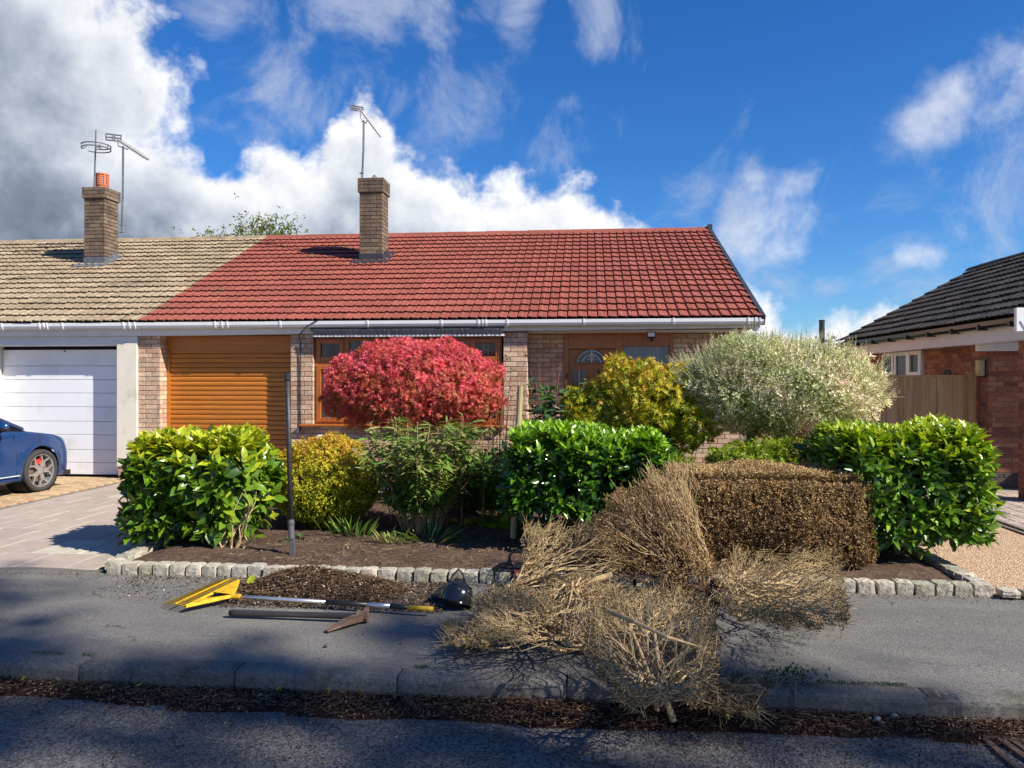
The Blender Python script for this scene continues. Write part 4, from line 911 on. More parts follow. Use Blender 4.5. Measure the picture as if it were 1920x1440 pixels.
def shell_box(c, s, n, rnd_=.22, faces=(1, 1, 1, 1, 1, .0), depth=.12, wob=.05, seed=0):
    """points on a rounded box; faces weight: front(-y), back, left, right, top, bottom. returns points, outward normals"""
    r = np.random.default_rng(seed); c, s = np.array(c), np.array(s)/2
    ar = np.array([s[0]*s[2], s[0]*s[2], s[1]*s[2], s[1]*s[2], s[0]*s[1], s[0]*s[1]])*np.array(faces); k = r.choice(6, n, p=ar/ar.sum())
    p = r.uniform(-1, 1, (n, 3)); ax = np.array([1, 1, 0, 0, 2, 2])[k]; sg = np.array([-1, 1, -1, 1, 1, -1])[k]; p[np.arange(n), ax] = sg
    q = p*s; rr = rnd_; inner = np.clip(q, -s+rr, s-rr); d = q-inner; L = np.linalg.norm(d, axis=1, keepdims=True); nn = np.where(L > 1e-6, d/np.maximum(L, 1e-6), 0)
    face = np.zeros((n, 3)); face[np.arange(n), ax] = sg; nn = nrm(nn+face*.3); q = inner+nn*rr
    ph = r.uniform(0, 6, 6); w_ = np.sin(q[:, 0]*5+ph[0]+q[:, 2]*3)+np.sin(q[:, 2]*7+ph[1]+q[:, 0]*2)+np.sin(q[:, 1]*6+ph[2]+q[:, 0]*9)*.6
    q = q+nn*(w_*wob/2.2)[:, None]-nn*(r.uniform(0, 1, n)**2*depth)[:, None]
    return c+q, nn
def shell_ell(c, s, n, depth=.2, wob=.08, seed=0, zmin=-1., fq=4.):
    r = np.random.default_rng(seed); d = nrm(r.normal(size=(n*2, 3))); d = d[d[:, 2] > zmin][:n]; n = len(d)
    ph = r.uniform(0, 6, 9); w_ = np.sin(d[:, 0]*fq+ph[0])*np.sin(d[:, 2]*fq+ph[1])+np.sin(d[:, 0]*fq*2.1+ph[2]+d[:, 1]*3)*np.sin(d[:, 2]*fq*1.9+ph[3])*.7+np.sin(d[:, 0]*fq*4.3+ph[4])*np.sin(d[:, 2]*fq*4.1+ph[5]+d[:, 1]*4)*.4
    f = 1+w_*wob-r.uniform(0, 1, n)**1.6*depth; s = np.array(s)/2
    return np.array(c)+d*s*f[:, None], nrm(d/s)
def whorls(p, d, per, lf, size, tint, spread=(.75, 1.35), step=.012, seed=1):
    """leaves set round shoots: p shoot tips, d their direction. returns arrays"""
    r = np.random.default_rng(seed); n = len(p); d = nrm(d); a = nrm(np.cross(d, nrm(r.normal(size=(n, 3))))); b = np.cross(d, a)
    PP, G, N, S, T = [], [], [], [], []
    for k in range(per):
        th = k*2.399+r.uniform(-.3, .3, n); el = spread[0]+(spread[1]-spread[0])*k/max(1, per-1)+r.normal(size=n)*.12
        rad = a*np.cos(th)[:, None]+b*np.sin(th)[:, None]; g = d*np.cos(el)[:, None]+rad*np.sin(el)[:, None]; nn = d*np.sin(el)[:, None]-rad*np.cos(el)[:, None]
        PP.append(p-d*(k*step)); G.append(g+np.array([0, 0, -.12])); N.append(nn+r.normal(size=(n, 3))*.15); S.append(size*(.7+.5*r.random(n))*(.75+.25*min(1, k/2))); T.append(tint+r.normal(size=n)*.07-k*.015)
    return [np.concatenate(x) for x in (PP, G, N, S, T)]
def leaf_parts(tpl, mt, pos, g, n, s, tint, root, count=300, cam_=np.array([0, 0, 1.6]), near=None):
    """the leaves that show largest become parts, the rest one mass"""
    v2 = nrm(cam_-pos); x, y, z = frames(g, n); face = np.abs((z*v2).sum(1)); score = face*s*s
    c = pos.mean(0); out = ((pos-c)*nrm(cam_-c)).sum(1); score = score*(out > np.quantile(out, .72)) if near is None else score*near
    idx = np.argsort(-score)[:count]; off = np.array(OFF[root]); tv, tf = tpl; V = 8; meshes = []
    for i in range(V):
        me = npmesh('leaf', mt, tv, tf, np.full(len(tv), .08+.12*i)); meshes.append(me)
    for i in idx:
        M = Matrix([[x[i][k]*s[i], y[i][k]*s[i], z[i][k]*s[i], pos[i][k]-off[k]] for k in range(3)]+[[0, 0, 0, 1]])
        o = bpy.data.objects.new('leaf', meshes[int(np.clip((tint[i]-.08)/.12+.5, 0, V-1))]); COL.objects.link(o); o.parent = root; o.matrix_basis = M
    k = np.ones(len(pos), bool); k[idx] = False
    put('foliage', mt, scatter(tpl, pos[k], g[k], n[k], s[k], tint[k]), root, 'stuff')
def stems(root, base, tips, r0, mt, name='branches', n=3, wig=.09, ex=.5, frac=(.28, .45), rmax=1.):
    return twigs(name, mt, grow(base, tips, r0, wig, ex, frac, rmax), root, n, 'stuff')
def base_of(x, y, z=.06): return (x, y, z)

# ---- evergreen hedges with big leaves
def laurel(label, name, c, s, nsh, size, mt, per=6, seed=0, tpl=T_LAUREL, group=None, topy=.75, cat='shrub', rnd_=.22, hole=None):
    root = thing(name, label, cat, (c[0], c[1], .05), group)
    r = np.random.default_rng(seed+50)
    p, nn = shell_box(c, s, nsh, rnd_, (1.4, .5, .9, 1.2, 1.3, .15), .16, .06, seed)
    if hole is not None: k = hole(p); p, nn = p[k], nn[k]
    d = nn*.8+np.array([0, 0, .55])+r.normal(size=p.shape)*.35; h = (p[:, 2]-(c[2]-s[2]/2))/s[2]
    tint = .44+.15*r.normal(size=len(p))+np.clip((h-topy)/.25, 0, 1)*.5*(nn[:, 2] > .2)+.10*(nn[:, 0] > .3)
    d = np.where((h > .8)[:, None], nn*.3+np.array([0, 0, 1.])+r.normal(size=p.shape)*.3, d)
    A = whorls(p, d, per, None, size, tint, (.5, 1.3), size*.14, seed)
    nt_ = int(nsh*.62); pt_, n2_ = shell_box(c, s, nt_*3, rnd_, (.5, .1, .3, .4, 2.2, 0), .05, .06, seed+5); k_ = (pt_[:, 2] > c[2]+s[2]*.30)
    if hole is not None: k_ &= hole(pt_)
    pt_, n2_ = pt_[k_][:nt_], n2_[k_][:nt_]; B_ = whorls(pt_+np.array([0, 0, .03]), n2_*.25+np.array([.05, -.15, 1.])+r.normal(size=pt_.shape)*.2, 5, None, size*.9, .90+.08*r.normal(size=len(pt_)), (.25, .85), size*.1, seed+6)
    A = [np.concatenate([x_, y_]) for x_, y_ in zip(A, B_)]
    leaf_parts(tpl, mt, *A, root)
    # inner leaves, sparse and old
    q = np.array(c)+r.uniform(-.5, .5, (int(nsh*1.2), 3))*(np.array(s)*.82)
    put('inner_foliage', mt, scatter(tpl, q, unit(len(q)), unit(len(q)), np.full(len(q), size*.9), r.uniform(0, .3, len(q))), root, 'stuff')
    t = q[r.choice(len(q), 120)]; t = t[t[:, 2] > .2]; stems(root, (c[0], c[1], .03), t, .0032, MT['twigd'], n=4)
    return root
def around(pxl, pxr, ytop, ybot, Y, dep, z0=None):
    """box that spans these pixels at front plane Y with depth dep"""
    a, b = P(pxl, ytop, Y=Y+.25*dep), P(pxr, ybot, Y=Y+.25*dep); zt_ = P((pxl+pxr)/2, ytop, Y=Y+.3*dep).z; zb_ = P((pxl+pxr)/2, ybot, Y=Y).z if z0 is None else z0
    return ((a.x+b.x)/2, Y+dep/2, (zt_+zb_)/2), (b.x-a.x, dep, zt_-zb_)
c, s = around(240, 500, 820, 1030, 6.55, 1.05)
s = (s[0]*.96, s[1], s[2]); c = (c[0]-.09, c[1], c[2]-.03)
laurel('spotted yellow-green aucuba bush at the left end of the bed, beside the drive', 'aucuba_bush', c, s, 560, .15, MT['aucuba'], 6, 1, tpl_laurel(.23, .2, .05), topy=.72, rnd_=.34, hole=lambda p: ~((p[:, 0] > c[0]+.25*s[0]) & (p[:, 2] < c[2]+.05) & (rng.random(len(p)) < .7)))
# leggy pale stems at its open right side
ab = thing('bare_stems', 'pale leggy stems with a few leaves at the open side of the aucuba bush', 'stems', P(445, 1025, Z=.08))
m = MB()
for i in range(16):
    b = P(430+random.uniform(-20, 25), 1020, Y=6.75+random.uniform(-.1, .1)); b.z = .05; pts_ = [b]
    for k in range(4): pts_.append(pts_[-1]+Vector((random.uniform(-.06, .1), random.uniform(-.05, .05), random.uniform(.06, .16))))
    m.tube(pts_, [.009, .008, .006, .005, .003], 5)
m.build('stem', MT['twig'], ab, 'stuff')
c, s = around(945, 1258, 818, 985, 6.72, 1.25)
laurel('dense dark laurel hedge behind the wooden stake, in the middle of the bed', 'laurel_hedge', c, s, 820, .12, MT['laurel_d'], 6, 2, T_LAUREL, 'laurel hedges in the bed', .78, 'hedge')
c, s = around(1560, 1848, 812, 1045, 6.45, 1.05)
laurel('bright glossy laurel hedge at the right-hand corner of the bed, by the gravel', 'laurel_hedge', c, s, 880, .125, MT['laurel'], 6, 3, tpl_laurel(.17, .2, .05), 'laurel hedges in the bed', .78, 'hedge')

# ---- golden spirea
def bush(name, label, c, s, n, size, mt, tpl, tint, seed=0, depth=.25, wob=.07, per=3, trunk=None, upd=.4, cat='bush', group=None, zmin=-1, core=.55, spread=(.4, 1.3), nb=350, r0=.0016, stem='branches', bm=None, fq=4., tfun=None):
    r = np.random.default_rng(seed+9); root = thing(name, label, cat, (trunk[0], trunk[1], .05) if trunk else (c[0], c[1], .05), group)
    p, nn = shell_ell(c, s, n, depth, wob, seed, zmin, fq)
    d = nn*.8+np.array([0, 0, upd])+r.normal(size=p.shape)*.35; t = np.full(len(p), tint)+r.normal(size=len(p))*.12
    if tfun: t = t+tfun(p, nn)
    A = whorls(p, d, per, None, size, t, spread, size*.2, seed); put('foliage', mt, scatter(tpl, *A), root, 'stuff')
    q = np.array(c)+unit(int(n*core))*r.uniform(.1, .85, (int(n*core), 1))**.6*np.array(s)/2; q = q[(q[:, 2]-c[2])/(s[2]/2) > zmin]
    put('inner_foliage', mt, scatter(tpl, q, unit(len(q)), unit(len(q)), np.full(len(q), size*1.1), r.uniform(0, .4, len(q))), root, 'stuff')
    b = (trunk[0], trunk[1], .04) if trunk else (c[0], c[1], .04); tips = p[r.choice(len(p), min(nb, len(p)), replace=False)]
    if trunk:
        top_ = np.array([trunk[0]+r.normal()*.04, trunk[1], trunk[2]]); k = np.array(b)
        MB().tube([k, k*.6+top_*.4+r.normal(size=3)*.02, top_+np.array([0, 0, .05])], [trunk[3], trunk[3]*.85, trunk[3]*.7], 10).build('trunk', bm or MT['bark'], root, smooth=True)
        b = top_
    twigs(stem, bm or MT['twigd'], grow(b, tips, r0), root, 4, 'stuff')
    return root
c, s = around(495, 690, 822, 985, 7.35, 1.15, .08)
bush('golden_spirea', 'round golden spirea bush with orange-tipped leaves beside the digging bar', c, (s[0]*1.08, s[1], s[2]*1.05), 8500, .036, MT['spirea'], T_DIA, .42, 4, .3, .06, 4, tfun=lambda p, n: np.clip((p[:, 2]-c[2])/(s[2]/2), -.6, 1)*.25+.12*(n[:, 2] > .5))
# ---- red maple on its trunk
c, s = around(580, 944, 628, 836, 8.55, 1.75)
tb = P(800, 900, Y=9.4)
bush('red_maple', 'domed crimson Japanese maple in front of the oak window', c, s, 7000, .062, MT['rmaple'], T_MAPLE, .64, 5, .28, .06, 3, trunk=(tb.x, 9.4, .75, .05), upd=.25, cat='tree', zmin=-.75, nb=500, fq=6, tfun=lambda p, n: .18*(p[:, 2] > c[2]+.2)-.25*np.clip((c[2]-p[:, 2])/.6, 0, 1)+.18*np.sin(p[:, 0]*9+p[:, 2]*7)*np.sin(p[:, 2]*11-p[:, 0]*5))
# ---- golden maple, with a lower skirt on its right
c, s = around(1108, 1312, 672, 862, 8.3, 1.6)
tb = P(1190, 900, Y=9.1)
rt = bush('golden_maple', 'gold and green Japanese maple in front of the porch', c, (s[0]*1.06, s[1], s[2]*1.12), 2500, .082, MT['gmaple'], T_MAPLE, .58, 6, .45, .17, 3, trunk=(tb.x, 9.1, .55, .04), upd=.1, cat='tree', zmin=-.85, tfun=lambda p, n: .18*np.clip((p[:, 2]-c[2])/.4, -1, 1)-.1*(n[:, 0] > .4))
q = P(1128, 785, Y=8.9); p, nn = shell_ell((q.x, 8.95, q.z), (.95, .9, .95), 1300, .4, .16, 63)
put('foliage', MT['gmaple'], scatter(T_MAPLE, *whorls(p, nn+np.array([-.2, -.2, .1]), 3, None, .082, np.full(len(p), .5)+rng.normal(size=len(p))*.16, (.5, 1.3), .02, 64)), rt, 'stuff')
q = P(1285, 800, Y=8.7); p, nn = shell_ell((q.x, 8.75, q.z), (.75, .8, .75), 500, .4, .15, 61)
put('foliage', MT['gmaple'], scatter(T_MAPLE, *whorls(p, nn+np.array([.2, -.2, -.1]), 3, None, .08, np.full(len(p), .42)+rng.normal(size=len(p))*.12, (.5, 1.3), .02, 62)), rt, 'stuff')
# ---- dappled willow standard
c, s = around(1270, 1682, 636, 826, 8.1, 2.0)
tb = P(1408, 868, Y=9.0)
cw_, sw_ = c, s
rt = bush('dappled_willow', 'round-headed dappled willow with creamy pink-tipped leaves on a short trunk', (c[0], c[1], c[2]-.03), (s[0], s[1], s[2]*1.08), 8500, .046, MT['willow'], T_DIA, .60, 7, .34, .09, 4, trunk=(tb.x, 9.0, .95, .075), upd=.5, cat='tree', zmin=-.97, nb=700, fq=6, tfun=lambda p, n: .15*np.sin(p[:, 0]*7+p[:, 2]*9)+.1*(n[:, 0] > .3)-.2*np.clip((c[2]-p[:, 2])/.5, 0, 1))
# long shoots that stand out of the crown, leaves all along them
r = np.random.default_rng(70); p, nn = shell_ell(c, (s[0]*.98, s[1]*.98, s[2]*.97), 2300, .08, .09, 7, -.7, 6)
d = nrm(nn*.9+np.array([0, 0, .55])+r.normal(size=p.shape)*.22); L = r.uniform(.06, .22, len(p)); lst = []
for k in range(9):
    f = k/8; q = p+d*(L*f)[:, None]; a = whorls(q, d, 2, None, .036*(1.1-.5*f), np.full(len(q), .55+.32*f)+r.normal(size=len(q))*.08, (.35, .7), .006, 71+k); lst.append(scatter(T_NARROW, *a))
put('shoots', MT['willow'], merge(lst), rt, 'stuff'); put('shoot_stems', MT['green_stem'], (*segs(p, p+d*L[:, None], np.full(len(p), .003), np.full(len(p), .0015)), np.zeros(len(p)*6)), rt, 'stuff')
# extra lobe top-centre of the willow
q = P(1405, 655, Y=8.6); p, nn = shell_ell((q.x, 8.7, q.z-.05), (.75, .9, .5), 900, .3, .12, 75, -.4)
put('foliage', MT['willow'], scatter(T_NARROW, *whorls(p, nn+np.array([0, 0, .6])+rng.normal(size=p.shape)*.3, 5, None, .042, np.full(len(p), .5)+rng.normal(size=len(p))*.15, (.35, .9), .012, 76)), rt, 'stuff')

# ---- purple shrub behind the willow, lime maple below it
c, s = around(1540, 1590, 632, 860, 9.6, .7); q = P(1560, 655, Y=9.9)
bush('purple_berberis', 'dark red-leaved shrub poking out behind the willow crown', (q.x, 9.9, 1.25), (1.05, .7, 1.55), 900, .05, MT['plum'], T_DIA, .5, 8, .5, .25, 4, upd=.8, fq=7)
q = P(1500, 840, Y=8.3); bush('purple_berberis', 'small dark red shrub under the willow, above the dead hedge', (q.x, 7.9, .82), (.5, .4, .72), 380, .045, MT['plum'], T_LONG, .45, 9, .6, .3, 4, upd=.9)
q = P(1480, 858, Y=8.0); bush('lime_maple', 'low feathery lime-green maple behind the dead hedge', (q.x-.05, 8.15, .60), (1.75, .9, .86), 2400, .07, MT['lmaple'], T_MAPLE, .55, 10, .3, .1, 3, upd=.1)
q = P(1275, 880, Y=7.3); bush('grassy_shrub', 'small bright green fine-leaved shrub between laurel hedge and dead hedge', (q.x, 7.45, .62), (.35, .4, .6), 350, .09, MT['lmaple'], T_THIN, .4, 13, .4, .2, 5, upd=.8)

# ---- peony clump: canes with drooping leaves
def canes(name, label, cat, x, y, n, hgt, rad, lsize, mt, stem, seed, tpl=T_LONG, fan=.35, per=9, z0=.06, lean=(0, 0), from_=.45, group=None, r_=.005, tint=.45, lmax=1e9):
    r = np.random.default_rng(seed); root = thing(name, label, cat, (x, y, z0), group); A_, B_, RA, RB = [], [], [], []; PP, G, N, S, T = [], [], [], [], []
    for i in range(n):
        a = r.uniform(0, 2*math.pi); b = np.array([x+rad*.35*math.cos(a)*r.random()**.5, y+rad*.35*math.sin(a)*r.random()**.5, z0-.03]); H_ = hgt*r.uniform(.7, 1.05)
        out = np.array([math.cos(a), math.sin(a), 0])*rad*r.uniform(.3, 1)+np.array([lean[0], lean[1], 0]); prev = b; m_ = 7
        for k in range(1, m_+1):
            f = k/m_; q = b+out*f**1.5+np.array([0, 0, H_*f])+r.normal(size=3)*.008; A_.append(prev); B_.append(q); RA.append(r_*(1.1-f*.6)); RB.append(r_*(1.1-(k+1)/m_*.6))
            if f > from_:
                for j in range(max(1, per//3)):
                    t = r.uniform(0, 2*math.pi); g = np.array([math.cos(t), math.sin(t), r.uniform(-.2, .7)]); PP.append(prev+(q-prev)*r.random()); G.append(g); N.append(np.array([0, 0, 1.])+r.normal(size=3)*.3); S.append(lsize*r.uniform(.6, 1.2)); T.append(tint+r.normal()*.15+.15*(f-.6))
            prev = q
    twigs('stem', stem, (np.array(A_), np.array(B_), np.array(RA), np.array(RB)), root, 4, 'stuff')
    PP, G, N, S, T = map(np.array, (PP, G, N, S, T)); put('foliage', mt, scatter(tpl, PP, G, N, S, T), root, 'stuff'); return root
q = P(790, 1000, Z=.1)
canes('peony_clump', 'tall green peony clump with thin stems in front of the red maple', 'plant', q.x-.08, 7.75, 85, 1.12, .60, .155, MT['peony'], MT['twig'], 21, per=24, from_=.38, r_=.006, tint=.66)
canes('peony_clump', 'second looser clump of dark green peony leaves between first clump and stake', 'plant', q.x+.62, 8.2, 40, .85, .42, .14, MT['peony'], MT['green_stem'], 22, per=18, from_=.3, tint=.35)
for i, (px, tx, ty) in enumerate(((757, 752, 812), (735, 700, 822), (838, 838, 792), (865, 868, 780), (905, 905, 815))):
    b = P(px, 960, Y=7.9); b.z = .08; t = P(tx, ty, Y=7.9)
    sp = thing('tall_shoot', ['pink budding shoot rising above the peony leaves, second from the aucuba side', 'pink budding shoot leaning over the golden spirea', 'pink shoot in the middle of the peony clump, under the maple', 'tallest pink shoot reaching into the red maple', 'short pink shoot nearest the stake'][i], 'shoot', b, 'pink shoots above the peony clump')
    MB().tube([b, b.lerp(t, .5)+Vector((.015, 0, 0)), t], [.007, .006, .005], 5).build('stem', MT['pink_stem'], sp)
    pos = np.array([list(b.lerp(t, f)) for f in (.6, .7, .8, .88, .94, 1., 1., 1.)]); g = rng.normal(size=(8, 3)); g[:, 2] = abs(g[:, 2])*.8+.3
    put('foliage', MT['peony'], scatter(T_LONG, pos, g, np.tile([0, 0, 1.], (8, 1)), np.full(8, .09), np.full(8, .75)), sp, 'stuff')
# ---- roses and fuchsia by the stake
canes('rose_bush', 'leggy climbing rose with dark leaves against the brick pier', 'plant', P(935, 900, Y=9.5).x, 9.5, 16, 1.85, .3, .05, MT['rose'], MT['pink_stem'], 31, T_ROUND, per=9, from_=.25, r_=.005, tint=.4)
canes('fuchsia', 'thin reddish fuchsia stems between the stake and the front door', 'plant', P(1015, 900, Y=9.0).x, 9.0, 14, 1.75, .3, .045, MT['rose'], MT['pink_stem'], 32, T_ROUND, per=6, from_=.4, r_=.004, tint=.8)
canes('hydrangea', 'broad-leaved green shrub above the middle laurel hedge', 'plant', P(1058, 900, Y=8.7).x, 8.9, 55, 1.5, .40, .14, MT['rose'], MT['green_stem'], 33, T_ROUND, per=9, from_=.5, r_=.006, tint=.45)
q = P(900, 900, Z=.1); bush('shade_shrub', 'low dark leafy shrub in the shade under the maple', (P(905, 880, Y=8.9).x, 8.9, .42), (1.0, .8, .75), 900, .055, MT['rose'], T_ROUND, .12, 34, .5, .2, 4)
# ---- small plants on the soil
def tuft(name, label, cat, px, py, n, size, mt, seed, tpl=T_ROUND, up=.6, tint=.7, w_=.12):
    q = P(px, py, Z=.09); r = np.random.default_rng(seed); root = thing(name, label, cat, (q.x, q.y, .08)); pos = np.array([q.x, q.y, .085])+r.normal(size=(n, 3))*np.array([w_, w_*.7, .012]); g = nrm((pos-np.array([q.x, q.y, .085]))*np.array([1, 1, 0])+r.normal(size=(n, 3))*.03)+np.array([0, 0, up])
    put('foliage', mt, scatter(tpl, pos, g, np.tile([0, 0, 1.], (n, 1))+r.normal(size=(n, 3))*.2, size*r.uniform(.6, 1.2, n), np.full(n, tint)+r.normal(size=n)*.1), root, 'stuff'); return root
tuft('primrose', 'bright green primrose leaves on the soil beside the stake foot', 'plant', 945, 985, 60, .12, MT['lmaple'], 41, tint=.45, up=.9, w_=.16)
tuft('primrose', 'small pale green rosette behind the shaded soil', 'plant', 868, 982, 26, .08, MT['lmaple'], 42, tint=.6, up=.7)
tuft('bulb_leaves', 'strappy green bulb leaves under the golden spirea', 'plant', 660, 1003, 46, .22, MT['peony'], 43, T_THIN, 1.6, .55, .10)
tuft('bulb_leaves', 'strappy green bulb leaves in front of the peony stems', 'plant', 735, 1018, 30, .16, MT['peony'], 44, T_THIN, 1.4, .75, .07)
tuft('bulb_leaves', 'flattened strappy leaves drooping beside the shaded soil', 'plant', 805, 1012, 34, .24, MT['peony'], 45, T_THIN, .7, .65, .14)
for i, (px, py) in enumerate(((1020, 1010), (560, 1010), (985, 1000))): tuft('weed', ['small green weed among the brush at the bed edge', 'low green weed on the bare soil behind the digging bar', 'little round-leaved weed beside the stake'][i], 'weed', px, py, 22, .05, MT['rose'], 46+i, tint=.5, up=.6, w_=.06)
# violet flowers
q = P(725, 938, Z=.12); vf = thing('violet_flowers', 'small clump of violet flowers between spirea and peony', 'flowers', (q.x, q.y, .08)); r = np.random.default_rng(3)
MT['violet'] = leaf_mat('violet_petal', [(0, (.30, .12, .55)), (1, (.5, .3, .75))], trans=.3)
pos = np.array([q.x, q.y, .22])+r.normal(size=(26, 3))*np.array([.09, .06, .05]); L = [scatter(T_DIA, np.repeat(pos, 5, 0), np.repeat(unit(26), 5, 0)*.2+unit(130), unit(130), np.full(130, .03), r.random(130))]; put('petals', MT['violet'], merge(L), vf, 'stuff')
put('foliage', MT['lmaple'], scatter(T_ROUND, pos-np.array([0, 0, .08]), unit(26)+np.array([0, 0, .5]), unit(26), np.full(26, .06), np.full(26, .2)), vf, 'stuff')

# ---- the dead hedge
c, s = around(1232, 1640, 880, 1085, 6.28, .80)
c = (c[0], c[1], (s[2]+.03)/2+.02); zt_ = P(1440, 874, Y=6.45).z; s = (s[0], s[1], zt_-.04); c = (c[0], c[1], .04+s[2]/2)
dh = thing('dead_hedge', 'clipped dead brown box hedge still standing along the pavement', 'hedge', (c[0], c[1], .05)); r = np.random.default_rng(5)
p, nn = shell_box(c, s, 15000, .21, (1.6, .2, .7, .5, 1.6, 0), .12, .045, 5); d = nn*.7+np.array([0, 0, .6])+r.normal(size=p.shape)*.45
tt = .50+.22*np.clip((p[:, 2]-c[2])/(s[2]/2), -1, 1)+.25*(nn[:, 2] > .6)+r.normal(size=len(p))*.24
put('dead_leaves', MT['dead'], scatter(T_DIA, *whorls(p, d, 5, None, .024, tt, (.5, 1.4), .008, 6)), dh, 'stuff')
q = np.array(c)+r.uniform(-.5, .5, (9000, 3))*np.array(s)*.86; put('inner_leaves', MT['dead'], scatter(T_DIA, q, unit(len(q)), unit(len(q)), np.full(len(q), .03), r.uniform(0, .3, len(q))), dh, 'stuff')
for k in range(6): stems(dh, (c[0]-s[0]/2+s[0]*(k+.5)/6, c[1], .04), p[(np.abs(p[:, 0]-(c[0]-s[0]/2+s[0]*(k+.5)/6)) < s[0]/10)][:260], .0014, MT['twigd'])

# ---- uprooted and cut brush lying about
def fan(base, ax, L, aside, aup, n, seed, up=(0, 0, 1), rmin=.55, zmin=.03, flat=1.):
    r = np.random.default_rng(seed); ax = nrm(np.array(ax, float)); sd = nrm(np.cross(ax, np.array(up, float))); uu = np.cross(sd, ax); a = r.uniform(-aside, aside, n); b = r.uniform(-aup, aup, n)
    R_ = L*(rmin+(1-rmin)*r.random(n)**.55)*(1+.05*np.sin(a*9)+.05*np.sin(b*11)); d = ax*(np.cos(a)*np.cos(b))[:, None]+sd*(np.sin(a)*np.cos(b))[:, None]+uu*np.sin(b)[:, None]; t = np.array(base, float)+d*R_[:, None]; t[:, 2] = np.maximum(t[:, 2], zmin+r.random(n)*.03); return t
def cutlog(pts, rr, capend=True):
    def f(root):
        MB().tube([Vector(p) for p in pts], rr, 9, True).build('stem', MT['twig'], root, smooth=False)
        a, b = Vector(pts[0]), Vector(pts[1]); d = (a-b).normalized(); MB().tube([a+d*.0005, a+d*.003], rr[0]*.97 if isinstance(rr, list) else rr, 9).build('cut_end', MT['cut'], root)
    return f
def roots(base, ax, L, n, seed, sp=.9):
    def f(root):
        r = np.random.default_rng(seed); T = fan(base, ax, L, sp, sp, n, seed, rmin=.3, zmin=.01); twigs('roots', mat('red_brown_root', (.15, .065, .035), .95, .4, 40), grow(base, T, .0011, .3, .45), root, 3, 'stuff')
        p = np.array(base)+unit(900)*(r.random((900, 1))**.4)*np.array([.075, .06, .12]); put('root_soil', MT['soil'], scatter(T_DIA, p, unit(900), unit(900), np.full(900, .03), np.zeros(900)), root, 'stuff')
    return f
def in_poly(q, poly):
    x, y = q[:, 0], q[:, 1]; c = np.zeros(len(q), bool); n = len(poly)
    for i in range(n):
        (x0, y0), (x1, y1) = poly[i], poly[i-1]; k = ((y0 > y) != (y1 > y)) & (x < (x1-x0)*(y-y0)/((y1-y0) or 1e-9)+x0); c ^= k
    return c
def edge_dist(q, poly):
    d = np.full(len(q), 1e9)
    for i in range(len(poly)):
        a, b = np.array(poly[i-1], float), np.array(poly[i], float); t = np.clip(((q-a)@(b-a))/((b-a)@(b-a)), 0, 1); d = np.minimum(d, np.linalg.norm(q-(a+t[:, None]*(b-a)), axis=1))
    return d
def unproj(q, Z=None, Y=None):
    dx = (q[:, 0]-960)/FPX; dz = (HY-q[:, 1])/FPX; d = np.stack([-SN+dx*CS, CS+dx*SN, dz], 1); t = Y/d[:, 1] if Y is not None else (Z-EYE)/d[:, 2]; return np.array([0, 0, EYE])+d*t[:, None]
def cloud(poly, n, r, zr=None, yr=None, mode='tips', ew=30):
    """points of a loose heap: inside an outline, spread through its real height (zr) or depth (yr)"""
    P_ = np.array(poly, float); lo, hi = P_.min(0), P_.max(0); out = []
    while sum(map(len, out)) < n:
        q = r.uniform(lo, hi, (n*3, 2)); wv = np.stack([np.sin(q[:, 1]*.13)+np.sin(q[:, 1]*.31+q[:, 0]*.2)+.6*np.sin(q[:, 1]*.9+1), np.sin(q[:, 0]*.11)+np.sin(q[:, 0]*.29+q[:, 1]*.1)+.6*np.sin(q[:, 0]*.83)], 1)*6.0; wv = wv*r.uniform(.2, 1.5, (len(q), 1)); k = in_poly(q+wv, poly); q, wv = q[k], wv[k]; e = edge_dist(q+wv, poly); u_ = r.random(len(q))
        if mode == 'front': u_ = .6+.4*u_
        if mode == 'tips': u_ = np.where(e < ew*1.1*r.random(len(q)), u_, u_*.40)
        if mode == 'leaf':
            back = r.random(len(q))**1.5*.30; near_e = e < ew*r.random(len(q))**.8; u_ = np.where(near_e, u_, back); k = near_e | (r.random(len(q)) < .40); q, u_ = q[k], u_[k]
        if zr: p = unproj(q, Z=zr[0]+(zr[1]-zr[0])*u_)
        else: p = unproj(q, Y=yr[1]-(yr[1]-yr[0])*u_)
        out.append(p)
    return np.concatenate(out)[:n]
